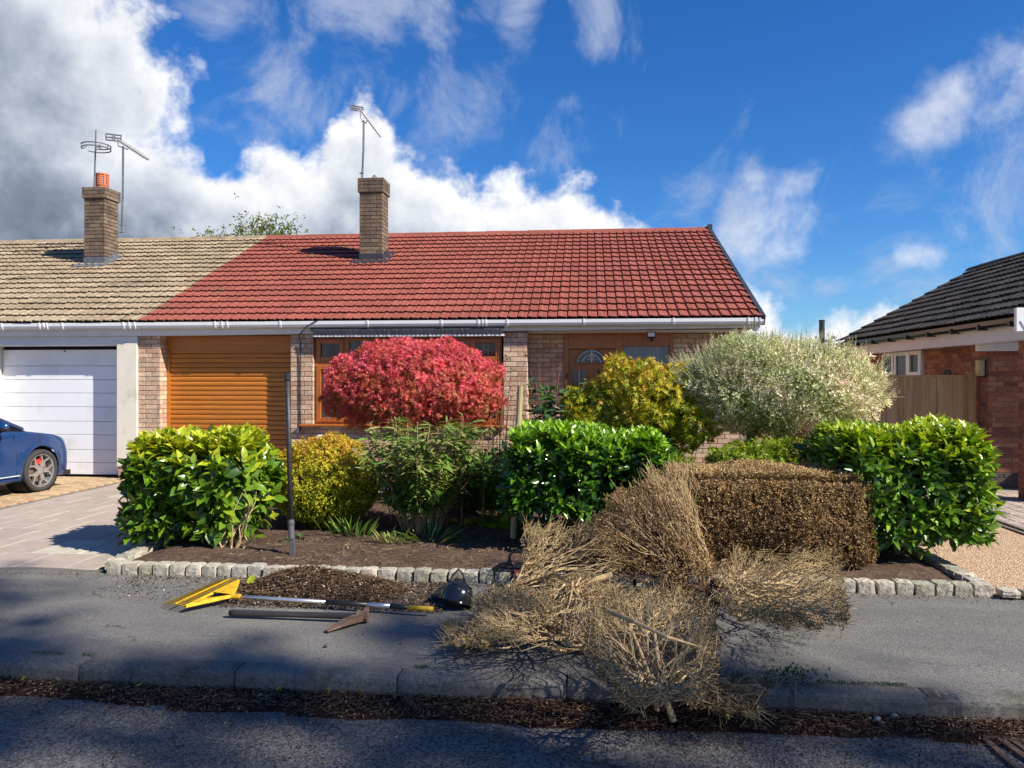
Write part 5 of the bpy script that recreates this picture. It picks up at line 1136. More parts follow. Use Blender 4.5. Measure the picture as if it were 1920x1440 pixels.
def heap(label, bases, poly, n, nl, seed, zr=None, yr=None, mt='dry', wood='twig', lsize=.017, tint=.45, ns=5, r0=.0021, rmax=.011, extra=None, name='dead_brush', ew=30, lf=3, wig=.14, nh=80):
    r = np.random.default_rng(seed); bases = [np.array(b) for b in bases]; root = thing(name, label, 'dead shrub', tuple(bases[0]), 'cut and uprooted dead shrubs'); out = []
    nl = int(nl*.72); T = cloud(poly, n, r, zr, yr, 'tips', ew); kb = np.argmin(((T[:, None]-np.array(bases)[None])**2).sum(-1)+r.random((n, len(bases)))*.1, 1)
    for bi, b in enumerate(bases):
        Tb = T[kb == bi]
        if len(Tb) < 4: continue
        C = Tb[r.choice(len(Tb), min(ns, len(Tb)), replace=False)]; k = np.argmin(((Tb[:, None]-C[None])**2).sum(-1), 1)
        for i in range(len(C)):
            if (k == i).sum() > 1: out.append(grow(b+r.normal(size=3)*.008, Tb[k == i], r0, wig, .44, (.2, .4), rmax))
    sk = [np.concatenate(x) for x in zip(*out)]; twigs('branches', MT[wood], sk, root, 4, 'stuff')
    # the few stout pale branches that show in front
    H_ = cloud(poly, nh, r, zr, yr, 'front'); C = H_[r.choice(nh, 7, replace=False)]; k = np.argmin(((H_[:, None]-C[None])**2).sum(-1), 1); kb2 = [int(np.argmin(((c_-np.array(bases))**2).sum(-1))) for c_ in C]
    sk = [grow(bases[kb2[i]], H_[k == i], .0030, .13, .42, (.22, .45), .011) for i in range(7) if (k == i).sum() > 1]; twigs('bare_branches', MT['twig'], [np.concatenate(x) for x in zip(*sk)], root, 5, 'stuff')
    L_ = cloud(poly, nl, r, zr, yr, 'leaf', ew); f_ = r.uniform(0, 6, 6); q_ = L_*np.array([55, 45, 50.]); L_ = L_[(np.sin(q_[:, 0]+f_[0])*np.sin(q_[:, 2]+f_[1])+np.sin(q_[:, 1]+q_[:, 0]*.5+f_[2])*.8+np.sin(q_[:, 2]*.4+q_[:, 0]*.3+f_[3])*.8 > -.35)]; c0 = np.mean(bases, 0); d = nrm(L_-c0+r.normal(size=L_.shape)*.12); ot = L_[r.choice(len(L_), 260)]; od = nrm(ot-c0+np.array([0, 0, .1])+r.normal(size=ot.shape)*.2); v, f = segs(ot, ot+od*r.uniform(.03, .13, (260, 1)), np.full(260, .0018), np.full(260, .0007)); put('stray_twigs', MT['twig'], (v, f, np.zeros(len(v))), root, 'stuff')
    tw = L_[:len(L_)//3]; dd = nrm(d[:len(tw)]+r.normal(size=(len(tw), 3))*.4); ln = r.uniform(.03, .09, len(tw)); v, f = segs(tw-dd*ln[:, None], tw, np.full(len(tw), .0015), np.full(len(tw), .0007)); put('twigs', MT['twigd' if mt == 'dead' else wood], (v, f, np.zeros(len(v))), root, 'stuff')
    put('dry_leaves', MT[mt], scatter(T_DIA, *whorls(L_, nrm(d+r.normal(size=d.shape)*.8), lf, None, lsize, np.full(len(L_), tint)+r.normal(size=len(L_))*.2, (.3, 1.4), .012, seed)), root, 'stuff')
    for e in (extra or []): e(root)
    return root
b = P(1345, 1116, Y=5.6)
heap('uprooted dry shrub lying on the pavement with its root ball against the dead hedge', [b], [(1340, 1050), (1395, 1028), (1470, 1040), (1545, 1020), (1578, 1052), (1588, 1110), (1594, 1166), (1540, 1180), (1450, 1166), (1372, 1150), (1345, 1120)], 900, 9000, 101, zr=(.02, .46), ns=9, ew=40,
     extra=[roots(b, (-1, 0, -.2), .17, 260, 5), cutlog([b+Vector((-.02, 0, .02)), b+Vector((.15, -.04, .05)), b+Vector((.3, -.07, .09))], [.016, .014, .010])])
heap('big brown leafy half of a dead shrub leaning up to the middle laurel hedge', [P(1325, 1100, Y=5.9), P(1290, 1105, Y=5.95)], [(1108, 985), (1140, 938), (1195, 900), (1238, 905), (1262, 945), (1300, 1000), (1335, 1050), (1345, 1095), (1290, 1118), (1240, 1100), (1195, 1092), (1150, 1055), (1115, 1020)], 800, 11500, 102, yr=(5.75, 6.45), mt='dead', wood='twigd', lsize=.022, tint=.5, ns=8, ew=70)
heap('thin upright twiggy stems standing at the near end of the dead hedge', [P(1335, 1085, Y=6.0)], [(1205, 900), (1240, 872), (1295, 885), (1300, 960), (1320, 1030), (1290, 1050), (1250, 960)], 220, 1300, 103, yr=(5.95, 6.35), tint=.6, ns=6, lsize=.018)
b = P(952, 1101, Y=5.75)
heap('long pale branch with a cut end fanning out over the setts beside the helmet', [b], [(980, 1000), (1000, 975), (1060, 985), (1120, 985), (1155, 1010), (1178, 1085), (1120, 1100), (1040, 1108), (990, 1062)], 800, 4200, 104, yr=(5.7, 6.4), tint=.5, ns=5, ew=34, extra=[cutlog([b, P(998, 1084, Y=5.75), P(1040, 1070, Y=5.8), P(1083, 1066, Y=5.85)], [.019, .017, .014, .009])])
b = P(1147, 1078, Y=5.4)
heap('thick sawn limb pointing at the dead hedge over the heap of brush', [P(1070, 1108, Y=5.35)], [(1000, 1100), (1080, 1085), (1160, 1100), (1175, 1140), (1120, 1205), (1060, 1195), (1010, 1150)], 420, 1800, 105, zr=(.02, .34), tint=.4, ns=7, extra=[cutlog([b, P(1100, 1092, Y=5.38), P(1048, 1115, Y=5.35)], [.022, .020, .014])])
b = P(1105, 1210, Z=.05)
heap('low flat fan of pale twigs lying beside the black helmet', [b], [(884, 1135), (900, 1108), (955, 1098), (1035, 1112), (1060, 1140), (1010, 1165), (955, 1198), (905, 1198), (886, 1172)], 900, 5200, 106, zr=(.02, .30), tint=.52, ns=4, ew=46, extra=[cutlog([b, P(1045, 1188, Z=.07), P(1000, 1165, Z=.1), P(960, 1148, Z=.12)], [.017, .014, .010, .006]), cutlog([P(1048, 1190, Z=.07), P(1000, 1150, Z=.12), P(965, 1130, Z=.15)], [.010, .008, .005])])
b = P(1238, 1302, Z=.08)
heap('grey-brown dead bush sprawled over the kerb with sawn stems in the gutter', [b], [(1102, 1165), (1135, 1112), (1200, 1098), (1290, 1105), (1338, 1135), (1352, 1200), (1340, 1290), (1305, 1318), (1262, 1300), (1235, 1316), (1170, 1325), (1135, 1270), (1105, 1215)], 1500, 10500, 107, zr=(.0, .42), tint=.34, ns=8, ew=48, r0=.0020,
     extra=[cutlog([P(1264, 1353, Z=-.09), P(1243, 1300, Z=.02), P(1234, 1240, Z=.2), P(1226, 1180, Z=.32)], [.017, .016, .013, .008]), cutlog([P(1232, 1330, Z=-.03), P(1222, 1280, Z=.12), P(1200, 1220, Z=.24), P(1180, 1170, Z=.32)], [.012, .011, .009, .005]), cutlog([P(1142, 1146, Z=.46), P(1190, 1166, Z=.46), P(1250, 1194, Z=.42), P(1318, 1215, Z=.34)], [.013, .011, .008, .004])])
heap('small dull sprig of dead brush hanging over the kerb edge', [P(1300, 1285, Z=.02)], [(1325, 1275), (1370, 1262), (1440, 1262), (1455, 1282), (1430, 1312), (1395, 1345), (1335, 1335), (1290, 1318)], 420, 2300, 108, zr=(-.08, .12), tint=.25, wood='twigd', ns=5)
heap('short yellow-tipped sprig lying on the pavement in front of the helmet', [P(925, 1207, Z=.03)], [(833, 1172), (850, 1163), (880, 1180), (905, 1200), (890, 1213), (845, 1206)], 170, 700, 110, zr=(.01, .11), tint=.85, ns=4, extra=[lambda root: MB().tube([P(1085, 1200, Z=.05), P(1010, 1190, Z=.04), P(960, 1200, Z=.03), P(925, 1207, Z=.03)], [.008, .007, .006, .005], 6).build('stem', MT['twig'], root), lambda root: MB().tube([P(1040, 1192, Z=.04), P(950, 1215, Z=.02), P(900, 1216, Z=.02)], [.006, .006, .004], 6).build('stem', MT['twig'], root)])
# living weed in the kerb joint
q = P(1488, 1285, Y=4.15); wd_ = thing('kerb_weed', 'small living green weed growing out of the kerb joint', 'weed', (q.x, 4.12, 0)); r = np.random.default_rng(9); p = np.array([q.x, 4.16, .05])+r.normal(size=(260, 3))*np.array([.07, .03, .022])
put('foliage', MT['rose'], scatter(T_DIA, p, unit(260)+np.array([0, 0, .4]), unit(260), np.full(260, .022), np.full(260, .35)), wd_, 'stuff'); MB().tube([(q.x-.02, 4.045, -.1), (q.x-.02, 4.05, -.02), (q.x, 4.12, .04)], .005, 5).build('stem', MT['twigd'], wd_)

# ---- tree showing over the ridge
def open_tree(name, label, x, y, z0, ztop, rx, ry, rz, zc, n, lsize, seed, mt, tr=.25, group=None, per=4, z00=-.16, clump=0, nt=500):
    root = thing(name, label, 'tree', (x, y, z00), group); r = np.random.default_rng(seed); c = np.array([x, y, zc])
    if clump:
        cc = c+unit(clump)*(r.random((clump, 1))**.4)*np.array([rx, ry, rz]); k = r.integers(0, clump, n); p = cc[k]+r.normal(size=(n, 3))*np.array([rx, ry, rz]).min()*(.16 if clump > 100 else .12)
    else: p = c+unit(n)*(r.random((n, 1))**.33)*np.array([rx, ry, rz])
    g = unit(n)+np.array([0, 0, .3]); put('crown', mt, scatter(T_DIA, *whorls(p, g, per, None, lsize, np.full(n, .5)+r.normal(size=n)*.2, (.5, 1.4), lsize*.3, seed)), root, 'stuff')
    MB().tube([(x, y, z00), (x+.1, y, z0*.6), (x, y, z0)], [tr, tr*.85, tr*.7], 10).build('trunk', MT['bark'], root, smooth=True)
    twigs('limbs', MT['bark'], grow((x, y, z0), p[r.choice(n, min(nt, n), replace=False)], tr*.7/math.sqrt(min(nt, n)), .12, .5, (.3, .5)), root, 4, 'stuff'); return root
a, b = P(335, 440, Y=26), P(620, 440, Y=26); zt_ = P(540, 416, Y=26).z
open_tree('garden_tree', 'fresh green tree top showing above the ridge between the two chimneys', (a.x+b.x)/2-.35, 26.3, 3.5, zt_, 3.1, 1.8, 2.1, zt_-2.0, 8500, .12, 51, MT['tree'], per=4, clump=210)
# ---- tall street trees across the road that dapple the pavement
for i, (gx, gy, rx, ry, rz, n) in enumerate(((-5.2, 3.6, 4.2, 2.0, 3.2, 1750), (1.2, 2.6, 3.4, 1.7, 2.9, 880), (6.0, 2.5, 3.4, 1.7, 2.8, 1050))):
    zc = 15.5+i*.8; x, y = gx+zc*2.17/1.96, gy-zc/1.96
    open_tree('street_tree', ['tall street tree across the road, farthest along from the sun', 'tall street tree across the road, middle of the three', 'tall street tree across the road, nearest the sun'][i], x, y, zc-4, zc+3, rx, ry, rz, zc, n, .21, 60+i, MT['tree'], .3, 'street trees across the road', 5, clump=(54, 25, 36)[i], nt=50)
# ================================================================ TOOLS AND SMALL THINGS
# digging bar standing in the soil
b, t = P(547, 1038, Z=.09), P(538.5, 700, Y=P(547, 1038, Z=.09).y); db = thing('digging_bar', 'long black-shafted post spade standing upright in the bare soil', 'tool', b)
def at(f): return b.lerp(t, f)
MB().tube([at(.17), at(.6), at(.965)], [.022, .021, .021], 12).build('shaft', MT['shaft'], db, smooth=True)
MB().tube([at(.96), at(.965), at(.995), at(1.0)], [.024, .03, .03, .024], 12).build('cap', MT['black'], db)
MB().tube([at(.085), at(.16), at(.17), at(.19)], [.026, .027, .031, .027], 12).build('socket', MT['steel'], db)
M = Matrix.Translation(b); m = MB()
m.add([b+Vector(p) for p in ((-.012, -.012, -.06), (.026, -.012, -.06), (.024, -.008, .15), (-.024, -.008, .15), (-.012, .008, -.06), (.026, .008, -.06), (.024, .016, .15), (-.024, .016, .15))], [(0, 1, 2, 3), (5, 4, 7, 6), (1, 5, 6, 2), (4, 0, 3, 7), (3, 2, 6, 7)]); m.build('blade', MT['steel'], db)
# wooden stake
b2 = P(962, 1012, Z=.06); t2 = P(976, 724, Y=b2.y+.05); stk = thing('wooden_stake', 'round weathered wooden stake beside the middle laurel hedge', 'stake', b2)
MB().tube([b2-Vector((0, 0, .05)), b2.lerp(t2, .5)+Vector((-.004, 0, 0)), t2], [.032, .031, .029], 12).build('pole', MT['stake'], stk, smooth=False)
# leaf rake
Zr = .035; nk = P(436, 1118, Z=.05); A_ = P(447, 1089, Z=.06); B_ = P(348, 1137, Z=.045); C1, C2 = P(408, 1089, Z=.02), P(306, 1133, Z=.02)
rk = thing('leaf_rake', 'yellow plastic leaf rake with a silver and black handle on the pavement', 'rake', nk)
fr = MB(); fr.tube([nk, A_], .012, 6); fr.tube([nk, B_], .014, 6); fr.tube([A_, B_], .010, 6); fr.tube([nk, nk.lerp(A_, .5).lerp(B_, .15)], .008, 6)
up_ = Vector((0, 0, .012)); fr.add([nk+up_, A_+up_, A_.lerp(B_, .30)+up_*.8, nk.lerp(A_.lerp(B_, .2), .5)+up_], [(0, 1, 2, 3)]); fr.add([nk+up_, nk.lerp(B_, .97)+up_*.9, A_.lerp(B_, .86)+up_*.9, nk.lerp(A_.lerp(B_, .8), .35)+up_], [(0, 1, 2, 3)])
fr.add([nk+up_*1.1, A_+up_*1.1, A_.lerp(B_, .52)+up_], [(0, 1, 2)]); fr.add([nk+up_*1.1, A_.lerp(B_, .80)+up_, B_+up_], [(0, 1, 2)]); fr.build('rake_frame', MT['yellow'], rk); nT = 25
for i in range(nT):
    f = i/(nT-1); s_ = A_.lerp(B_, f); e_ = C1.lerp(C2, f); d = (e_-s_)
    MB().tube([s_, s_+d*.5+Vector((0, 0, .012)), s_+d*.93+Vector((0, 0, .008)), e_+Vector((0, 0, -.012))], [.0048, .0044, .004, .003], 4).build('tine', MT['yellow'], rk)
cr_ = MB().tube([A_.lerp(C1, .45)+Vector((0, 0, .013)), B_.lerp(C2, .45)+Vector((0, 0, .013))], .005, 4).build('crossbar', MT['yellow'], rk)
hz = [(436, 1118), (612, 1129), (690, 1134), (732, 1136.5), (765, 1139), (812, 1142)]; hm = ['alu', 'black', 'alu', 'black', 'yellow']; hp = [P(x, y, Z=.05) for x, y in hz]
for i, (a, b_) in enumerate(zip(hp[:-1], hp[1:])): MB().tube([a, b_], [.0135, .017, .0175, .017, .0165][i], 10).build('handle', MT[hm[i]], rk, smooth=True)
MB().tube([nk, nk.lerp(hp[1], .09)], [.022, .018], 10).build('collar', MT['yellow'], rk)
# mattock
h0, h1 = P(431, 1149, Z=.03), P(683, 1156, Z=.04); mk = thing('mattock', 'rusty-headed mattock with a dark worn shaft on the pavement before the rake', 'pickaxe', h0)
MB().tube([h0, h0.lerp(h1, .05), h0.lerp(h1, .5), h0.lerp(h1, .9), h1], [.021, .023, .019, .022, .026], 12).build('shaft', MT['shaft'], mk, smooth=True)
MB().tube([h1.lerp(h0, .05), h1+Vector((.025, 0, 0))], [.04, .036], 10).build('eye', MT['rust'], mk)
m = MB(); e0 = h1+Vector((-.015, -.01, 0)); tip = P(612, 1183, Z=.012); mid = P(648, 1166, Z=.04)
dn = Vector((0, 0, 1))
def blade(pts, ws, th):
    v = []; f = []
    for i, (p, w_) in enumerate(zip(pts, ws)):
        d = (pts[min(i+1, len(pts)-1)]-pts[max(i-1, 0)]).normalized(); sd = d.cross(Vector((0, 0, 1))).normalized(); t_ = th[i]
        for a, b_ in ((-1, -1), (1, -1), (1, 1), (-1, 1)): v.append(p+sd*w_*a+Vector((0, 0, 1))*t_*b_)
    for i in range(len(pts)-1):
        for j in range(4): f.append((i*4+j, i*4+(j+1) % 4, (i+1)*4+(j+1) % 4, (i+1)*4+j))
    f.append((3, 2, 1, 0)); k = (len(pts)-1)*4; f.append((k, k+1, k+2, k+3)); m.add(v, f)
blade([e0, mid, tip], [.026, .036, .018], [.022, .012, .003]); m.build('adze_blade', MT['rust'], mk); m = MB(); pk = P(689, 1140, Z=.03)
blade([h1+Vector((0, .01, 0)), pk, P(692, 1132, Z=.02)], [.022, .014, .005], [.022, .014, .005]); m.build('pick_blade', MT['rust'], mk)
# forestry helmet
hc = P(853, 1137, Z=.0); hc = Vector((hc.x, hc.y+.03, 0)); hel = thing('helmet', 'black forestry helmet with raised mesh visor and grey ear cup on the pavement', 'helmet', hc)
M = Matrix.Translation(hc+Vector((0.01, 0, .07))) @ Matrix.Rotation(.5, 4, 'Z') @ Matrix.Rotation(-.15, 4, 'X') @ Matrix.Rotation(.35, 4, 'Y') @ Matrix.Diagonal((1.08, .95, .86, 1))
mm = MB(); n = 28; pr = [(1.0, -.02), (1.0, .02), (.97, .055), (.86, .095), (.66, .125), (.36, .145), (.001, .152)]; v = []; f = []
for r_, z_ in pr:
    for j in range(n):
        t_ = 2*math.pi*j/n; v.append(M @ Vector((r_*.105*math.cos(t_), r_*.135*math.sin(t_), z_-.03)))
for i in range(len(pr)-1):
    for j in range(n): f.append((i*n+j, i*n+(j+1) % n, (i+1)*n+(j+1) % n, (i+1)*n+j))
mm.add(v, f); mm.build('shell', MT['blackg'], hel, smooth=True)
for s in (-1, 0, 1): MB().tube([M @ Vector((s*.035*(1-.2*k), -.12+.06*k, [.045, .088, .118, .128, .118, .088][k]-.0)) for k in range(5)], .007, 6).build('rib', MT['black'], hel, smooth=True)
for s in (-1, 1):
    MB().lathe([(.001, .0), (.02, .001), (.021, .006), (.001, .007)], M @ Matrix.Translation((s*.045, -.075, .075)) @ Matrix.Rotation(-.9, 4, 'X'), 12).build('vent', MT['dark'], hel)
pk_ = []
for j in range(9):
    t_ = -math.pi*(.15+.7*j/8); pk_.append((j, t_))
m = MB(); v = []
for j, t_ in pk_: v += [M @ Vector((.105*math.cos(t_), .135*math.sin(t_), -.035)), M @ Vector((.122*math.cos(t_), .175*math.sin(t_), -.05)), M @ Vector((.105*math.cos(t_), .135*math.sin(t_), -.045))]
m.add(v, [(3*j+a, 3*j+3+a, 3*j+3+(a+1) % 3, 3*j+(a+1) % 3) for j in range(8) for a in range(3)]); m.build('peak', MT['blackg'], hel)
# bands, mesh visor, ear cups, dark liner
MB().lathe([(.001, -.09), (.07, -.09), (.098, -.05), (.098, -.02), (.001, -.02)], M, 20).build('liner', MT['black'], hel)
vy = hc.y+.12; vis = [P(806, 1121, Y=vy), P(824, 1104, Y=vy+.02), P(842, 1092, Y=vy+.03), P(849, 1078, Y=vy+.05), P(860, 1067, Y=vy+.06), P(868, 1076, Y=vy+.05), P(874, 1092, Y=vy+.03), P(884, 1112, Y=vy), P(862, 1128, Y=vy-.05), P(822, 1134, Y=vy-.04), P(810, 1128, Y=vy-.02)]
MB().tube(vis+[vis[0]], .008, 6).build('visor_frame', MT['black'], hel)
def mesh_mat():
    m, t = new_mat('fine_wire_mesh'); tr = t.n('ShaderNodeBsdfTransparent'); ms = t.n('ShaderNodeMixShader'); ms.inputs[0].default_value = .62; t.b.inputs['Base Color'].default_value = (.02, .02, .02, 1)
    t.L.new(tr.outputs[0], ms.inputs[1]); t.L.new(t.b.outputs[0], ms.inputs[2]); t.L.new(ms.outputs[0], t.o.inputs[0]); return m
ctr = sum(vis, Vector())/len(vis)+Vector((0, .02, 0)); m = MB(); m.add([ctr]+vis, [(0, i+1, (i+1) % len(vis)+1) for i in range(len(vis))]); m.build('visor_mesh', mesh_mat(), hel)
for px, py, dy, rz in ((832, 1158, -.09, -.5), (884, 1162, -.07, .7)):
    q = P(px, py, Y=hc.y+dy); Mq = Matrix.Translation(q) @ Matrix.Rotation(rz, 4, 'Y') @ Matrix.Rotation(math.pi/2.3, 4, 'X')
    MB().lathe([(.001, .03), (.02, .028), (.03, .018), (.033, 0), (.033, -.012), (.028, -.02), (.001, -.02)], Mq, 18).build('ear_cup', MT['greyp'], hel, smooth=True)
    MB().tube([q+Vector((0, .02, .01)), q+Vector((0, .05, .05)), hc+Vector((.09 if px > 850 else -.09, 0, .07))], .005, 6).build('ear_arm', MT['black'], hel)
# chainsaw half hidden behind the cut branch
sc_ = P(950, 1102, Z=0); sc0 = Vector((sc_.x, sc_.y+.16, .03)); cs_ = thing('chainsaw', 'black and orange chainsaw half hidden behind the cut branch by the setts', 'chainsaw', sc0)
MB().box(tuple(sc0+Vector((-.10, -.07, .0))), tuple(sc0+Vector((.14, .07, .09)))).build('body', MT['black'], cs_, bevel=.02)
MB().box(tuple(sc0+Vector((.05, -.08, .04))), tuple(sc0+Vector((.10, -.068, .085)))).build('cover', MT['orange'], cs_, bevel=.01)
MB().box(tuple(sc0+Vector((-.02, -.06, .09))), tuple(sc0+Vector((.11, .06, .115)))).build('cowl', MT['black'], cs_, bevel=.012)
MB().tube([sc0+Vector(p) for p in ((-.14, -.03, .0), (-.13, -.03, .07), (-.06, -.03, .12), (.02, -.03, .135), (.06, -.03, .11))], .013, 8).build('rear_handle', MT['black'], cs_, smooth=True)
MB().tube([sc0+Vector(p) for p in ((-.0, .06, .08), (.0, .06, .17), (.03, .06, .2), (.10, .05, .2), (.13, .05, .17), (.12, .05, .08), (.02, .05, .07))], .011, 8).build('front_handle', MT['black'], cs_, smooth=True)
MB().box(tuple(sc0+Vector((.13, -.012, .02))), tuple(sc0+Vector((.48, .0, .07)))).build('guide_bar', MT['steel'], cs_)

# ---- heap of dug litter on the pavement and the strip of debris in the gutter
MT['litter'] = leaf_mat('leaf_litter', [(0, (.025, .017, .012)), (.4, (.065, .040, .026)), (.75, (.13, .082, .05)), (.95, (.26, .19, .12)), (1, (.42, .34, .23))], rough=.95, trans=.05, spec=.1)
MT['red_litter'] = leaf_mat('pine_litter', [(0, (.025, .012, .009)), (.4, (.07, .034, .022)), (.8, (.14, .072, .044)), (1, (.36, .25, .16))], rough=.95, trans=.05, spec=.1)
def mound(X, Y, cx, cy, rx, ry, h): return h*np.clip(1-((X-cx)/rx)**2-((Y-cy)/ry)**2, 0, 1)
def litter(name, label, fn, x0, x1, y0, y1, n, size, mt, seed, nst=300, thr_=.002, group=None, zoff=0, base=True):
    r = np.random.default_rng(seed); root = thing(name, label, 'debris', ((x0+x1)/2, (y0+y1)/2, zoff)); root['kind'] = 'stuff'
    if base:
        v, f = grid_mesh(x0, x1, y0, y1, 90, 40, lambda X, Y: fn(X, Y)+zoff+.004*fbm(X, Y, seed, 25)*(fn(X, Y) > .004)-.008*(fn(X, Y) <= .004)); put('soil', MT['soil'] if mt is MT['litter'] else MT['red_litter'], (v, f, np.full(len(v), .2)), root, 'stuff', True)
    q = np.stack([r.uniform(x0, x1, n*3), r.uniform(y0, y1, n*3)], 1); h = fn(q[:, 0], q[:, 1]); k = (h+r.random(n*3)*.006 > thr_+.004*r.random(n*3)); q, h = q[k][:n], h[k][:n]
    p = np.column_stack([q, h+zoff+r.random(len(q))*.012+.002]); g = unit(len(p)); g[:, 2] *= .45; nn = unit(len(p))*.7+np.array([0, 0, .8])
    put('litter', mt, scatter(T_DIA, p, g, nn, size*r.uniform(.4, 1.3, len(p)), r.uniform(0, 1, len(p))**1.3), root, 'stuff')
    j = r.choice(len(p), nst); L = r.uniform(.03, .13, nst)*(size/.03); d = g[j]; d[:, 2] *= .3; d = nrm(d); a = p[j]+np.array([0, 0, .006]); v, f = segs(a, a+d*L[:, None], np.full(nst, .0016), np.full(nst, .001)); put('twigs', MT['twigd'] if seed % 2 else MT['twig'], (v, f, np.zeros(len(v))), root, 'stuff'); return root
a, b = P(470, 1100, Z=0), P(800, 1100, Z=0)
hf = lambda X, Y: mound(X, Y, a.x*.55+b.x*.45, 5.66, (b.x-a.x)*.48, .36, .12)+mound(X, Y, a.x+.35, 5.72, .4, .25, .05)+.016*fbm(X, Y, 77, 9)*(mound(X, Y, a.x*.55+b.x*.45, 5.66, (b.x-a.x)*.48, .36, 1) > .05)
litter('soil_heap', 'long heap of dug brown soil and leaf litter against the setts, behind the rake', hf, a.x-.15, b.x+.25, 5.2, 5.94, 24000, .020, MT['litter'], 201, 900)
hf2 = lambda X, Y: .0045+0*X
litter('scattered_litter', 'thin scatter of pale chips and crumbs on the pavement in front of the setts', lambda X, Y: .004*np.exp(-((5.95-Y)/.30)**2)*(.6+.5*fbm(X, Y, 5, 3)), -3.7, 1.6, 5.3, 5.95, 5200, .018, MT['litter'], 203, 160, .0026, base=False)
litter('sett_litter', 'rusty dry crumbs along the foot of the setts', lambda X, Y: .005*np.exp(-((5.94-Y)/.05)**2)+0*X, -6, 3.8, 5.82, 5.945, 2600, .013, MT['red_litter'], 204, 60, .002, base=False)
gf = lambda X, Y: (.016+.009*fbm(X, Y, 31, 2.2)+.006*fbm(X, Y, 32, 9))*np.clip((Y-(KY-.27-.07*fbm(X, X*0, 33, 1.5)))/.16, 0, 1)
litter('gutter_debris', 'strip of red-brown needles, twigs and dirt in the gutter below the kerb', gf, -5.5, 4.2, 3.45, KY, 30000, .017, MT['red_litter'], 205, 2600, .006, zoff=-.112)
litter('stray_gutter_litter', 'stray needles and crumbs thinning out from the gutter onto the road', lambda X, Y: .006*np.exp(-((KY-.30-Y)/.16)**2)*(1+.5*fbm(X, Y, 36, 4)), -5.2, 4, 3.2, KY-.05, 9000, .014, MT['red_litter'], 209, 700, .002, zoff=-.108, base=False)
litter('bed_litter', 'pale dry clippings scattered over the sunlit bare soil', lambda X, Y: soil_z(X, Y)*0+.006, -3.2, 2.0, 6.15, 7.3, 3600, .020, MT['litter'], 206, 260, .004, zoff=.075, base=False)
litter('pavement_specks', 'tiny dark crumbs and pale chips sprinkled over the grey pavement', lambda X, Y: .0035+0*X, -5, 4.5, 4.2, 5.9, 900, .012, MT['litter'], 207, 50, .004, base=False)
def clod(px, py, Z, r_, mt, name, label, cat, group=None, sq=.7):
    q = P(px, py, Z=Z); r = np.random.default_rng(int(px)); m = MB(); n = 8; v = []; f = []
    for i in range(5):
        for j in range(n): t_ = 2*math.pi*j/n; ph = math.pi*(i+.5)/5; k = 1+r.normal()*.12; v.append((q.x+r_*k*math.sin(ph)*math.cos(t_), q.y+r_*k*math.sin(ph)*math.sin(t_), Z+r_*sq*(1-k*math.cos(ph))*.9))
    for i in range(4):
        for j in range(n): f.append((i*n+j, i*n+(j+1) % n, (i+1)*n+(j+1) % n, (i+1)*n+j))
    f += [tuple(range(n))[::-1], tuple(4*n+j for j in range(n))]; o = m.add(v, f).build(name, mt, None, smooth=True); tag(o, label, cat, group)
clod(612, 1213, 0, .014, MT['rust'], 'clod', 'dark clod of earth alone on the pavement before the mattock', 'clod')
clod(752, 1207, 0, .009, MT['rust'], 'clod', 'tiny dark clod on the pavement to the front of the helmet', 'clod')
for i, (px, py, r_, m_) in enumerate(((1677, 1347, .02, 'sett'), (1645, 1352, .018, 'sett'), (1652, 1358, .014, 'terracotta'), (1630, 1350, .012, 'sett'))): clod(px, py, -.10, r_, MT[m_], 'stone', ['rounded pale stone lying alone in the gutter debris', 'flat pale stone in the gutter beside the orange one', 'small orange stone in the gutter debris', 'little pale chip in the gutter, first of the stones'][i], 'stone', 'stones in the gutter')
MT['ypetal'] = leaf_mat('yellow_petal', [(0, (.7, .6, .03)), (1, (.8, .72, .05))], trans=.3)
for i, (px, py) in enumerate(((44, 1274), (110, 1274), (257, 1287), (520, 1292), (613, 1296), (636, 1293), (675, 1296))):
    q = P(px, py, Z=-.085); me = npmesh('petal', MT['ypetal'], *scatter(T_ROUND, np.array([[q.x, q.y, .0]]*3)+rng.normal(size=(3, 3))*.004-np.array([q.x, q.y, 0]), unit(3)*np.array([1, 1, .2]), np.tile([0, 0, 1.], (3, 1)), np.full(3, .022), np.full(3, .5))); o = link('petal', me, None, Matrix.Translation((q.x, q.y, -.078)))
    tag(o, ['yellow petal in the gutter farthest left, near the frame edge', 'second yellow petal in the gutter, left of the first kerb joint', 'lone yellow petal below the first kerb stone past the joint', 'yellow petal in the gutter just past the second kerb joint', 'first of three close yellow petals under the kerb', 'middle one of three close yellow petals under the kerb', 'last of three close yellow petals under the kerb'][i], 'petal', 'yellow petals in the gutter')
q = P(468, 1099, Z=.02); me = npmesh('leaf', MT['aucuba'], *scatter(T_ROUND, np.array([[0, 0, 0.]]), np.array([[.2, .3, 1.]]), np.array([[0, -1., .3]]), np.array([.09]), np.array([.95]))); tag(link('leaf', me, None, Matrix.Translation((q.x, q.y, .02))), 'single bright yellow leaf between the rake head and the soil heap', 'leaf')
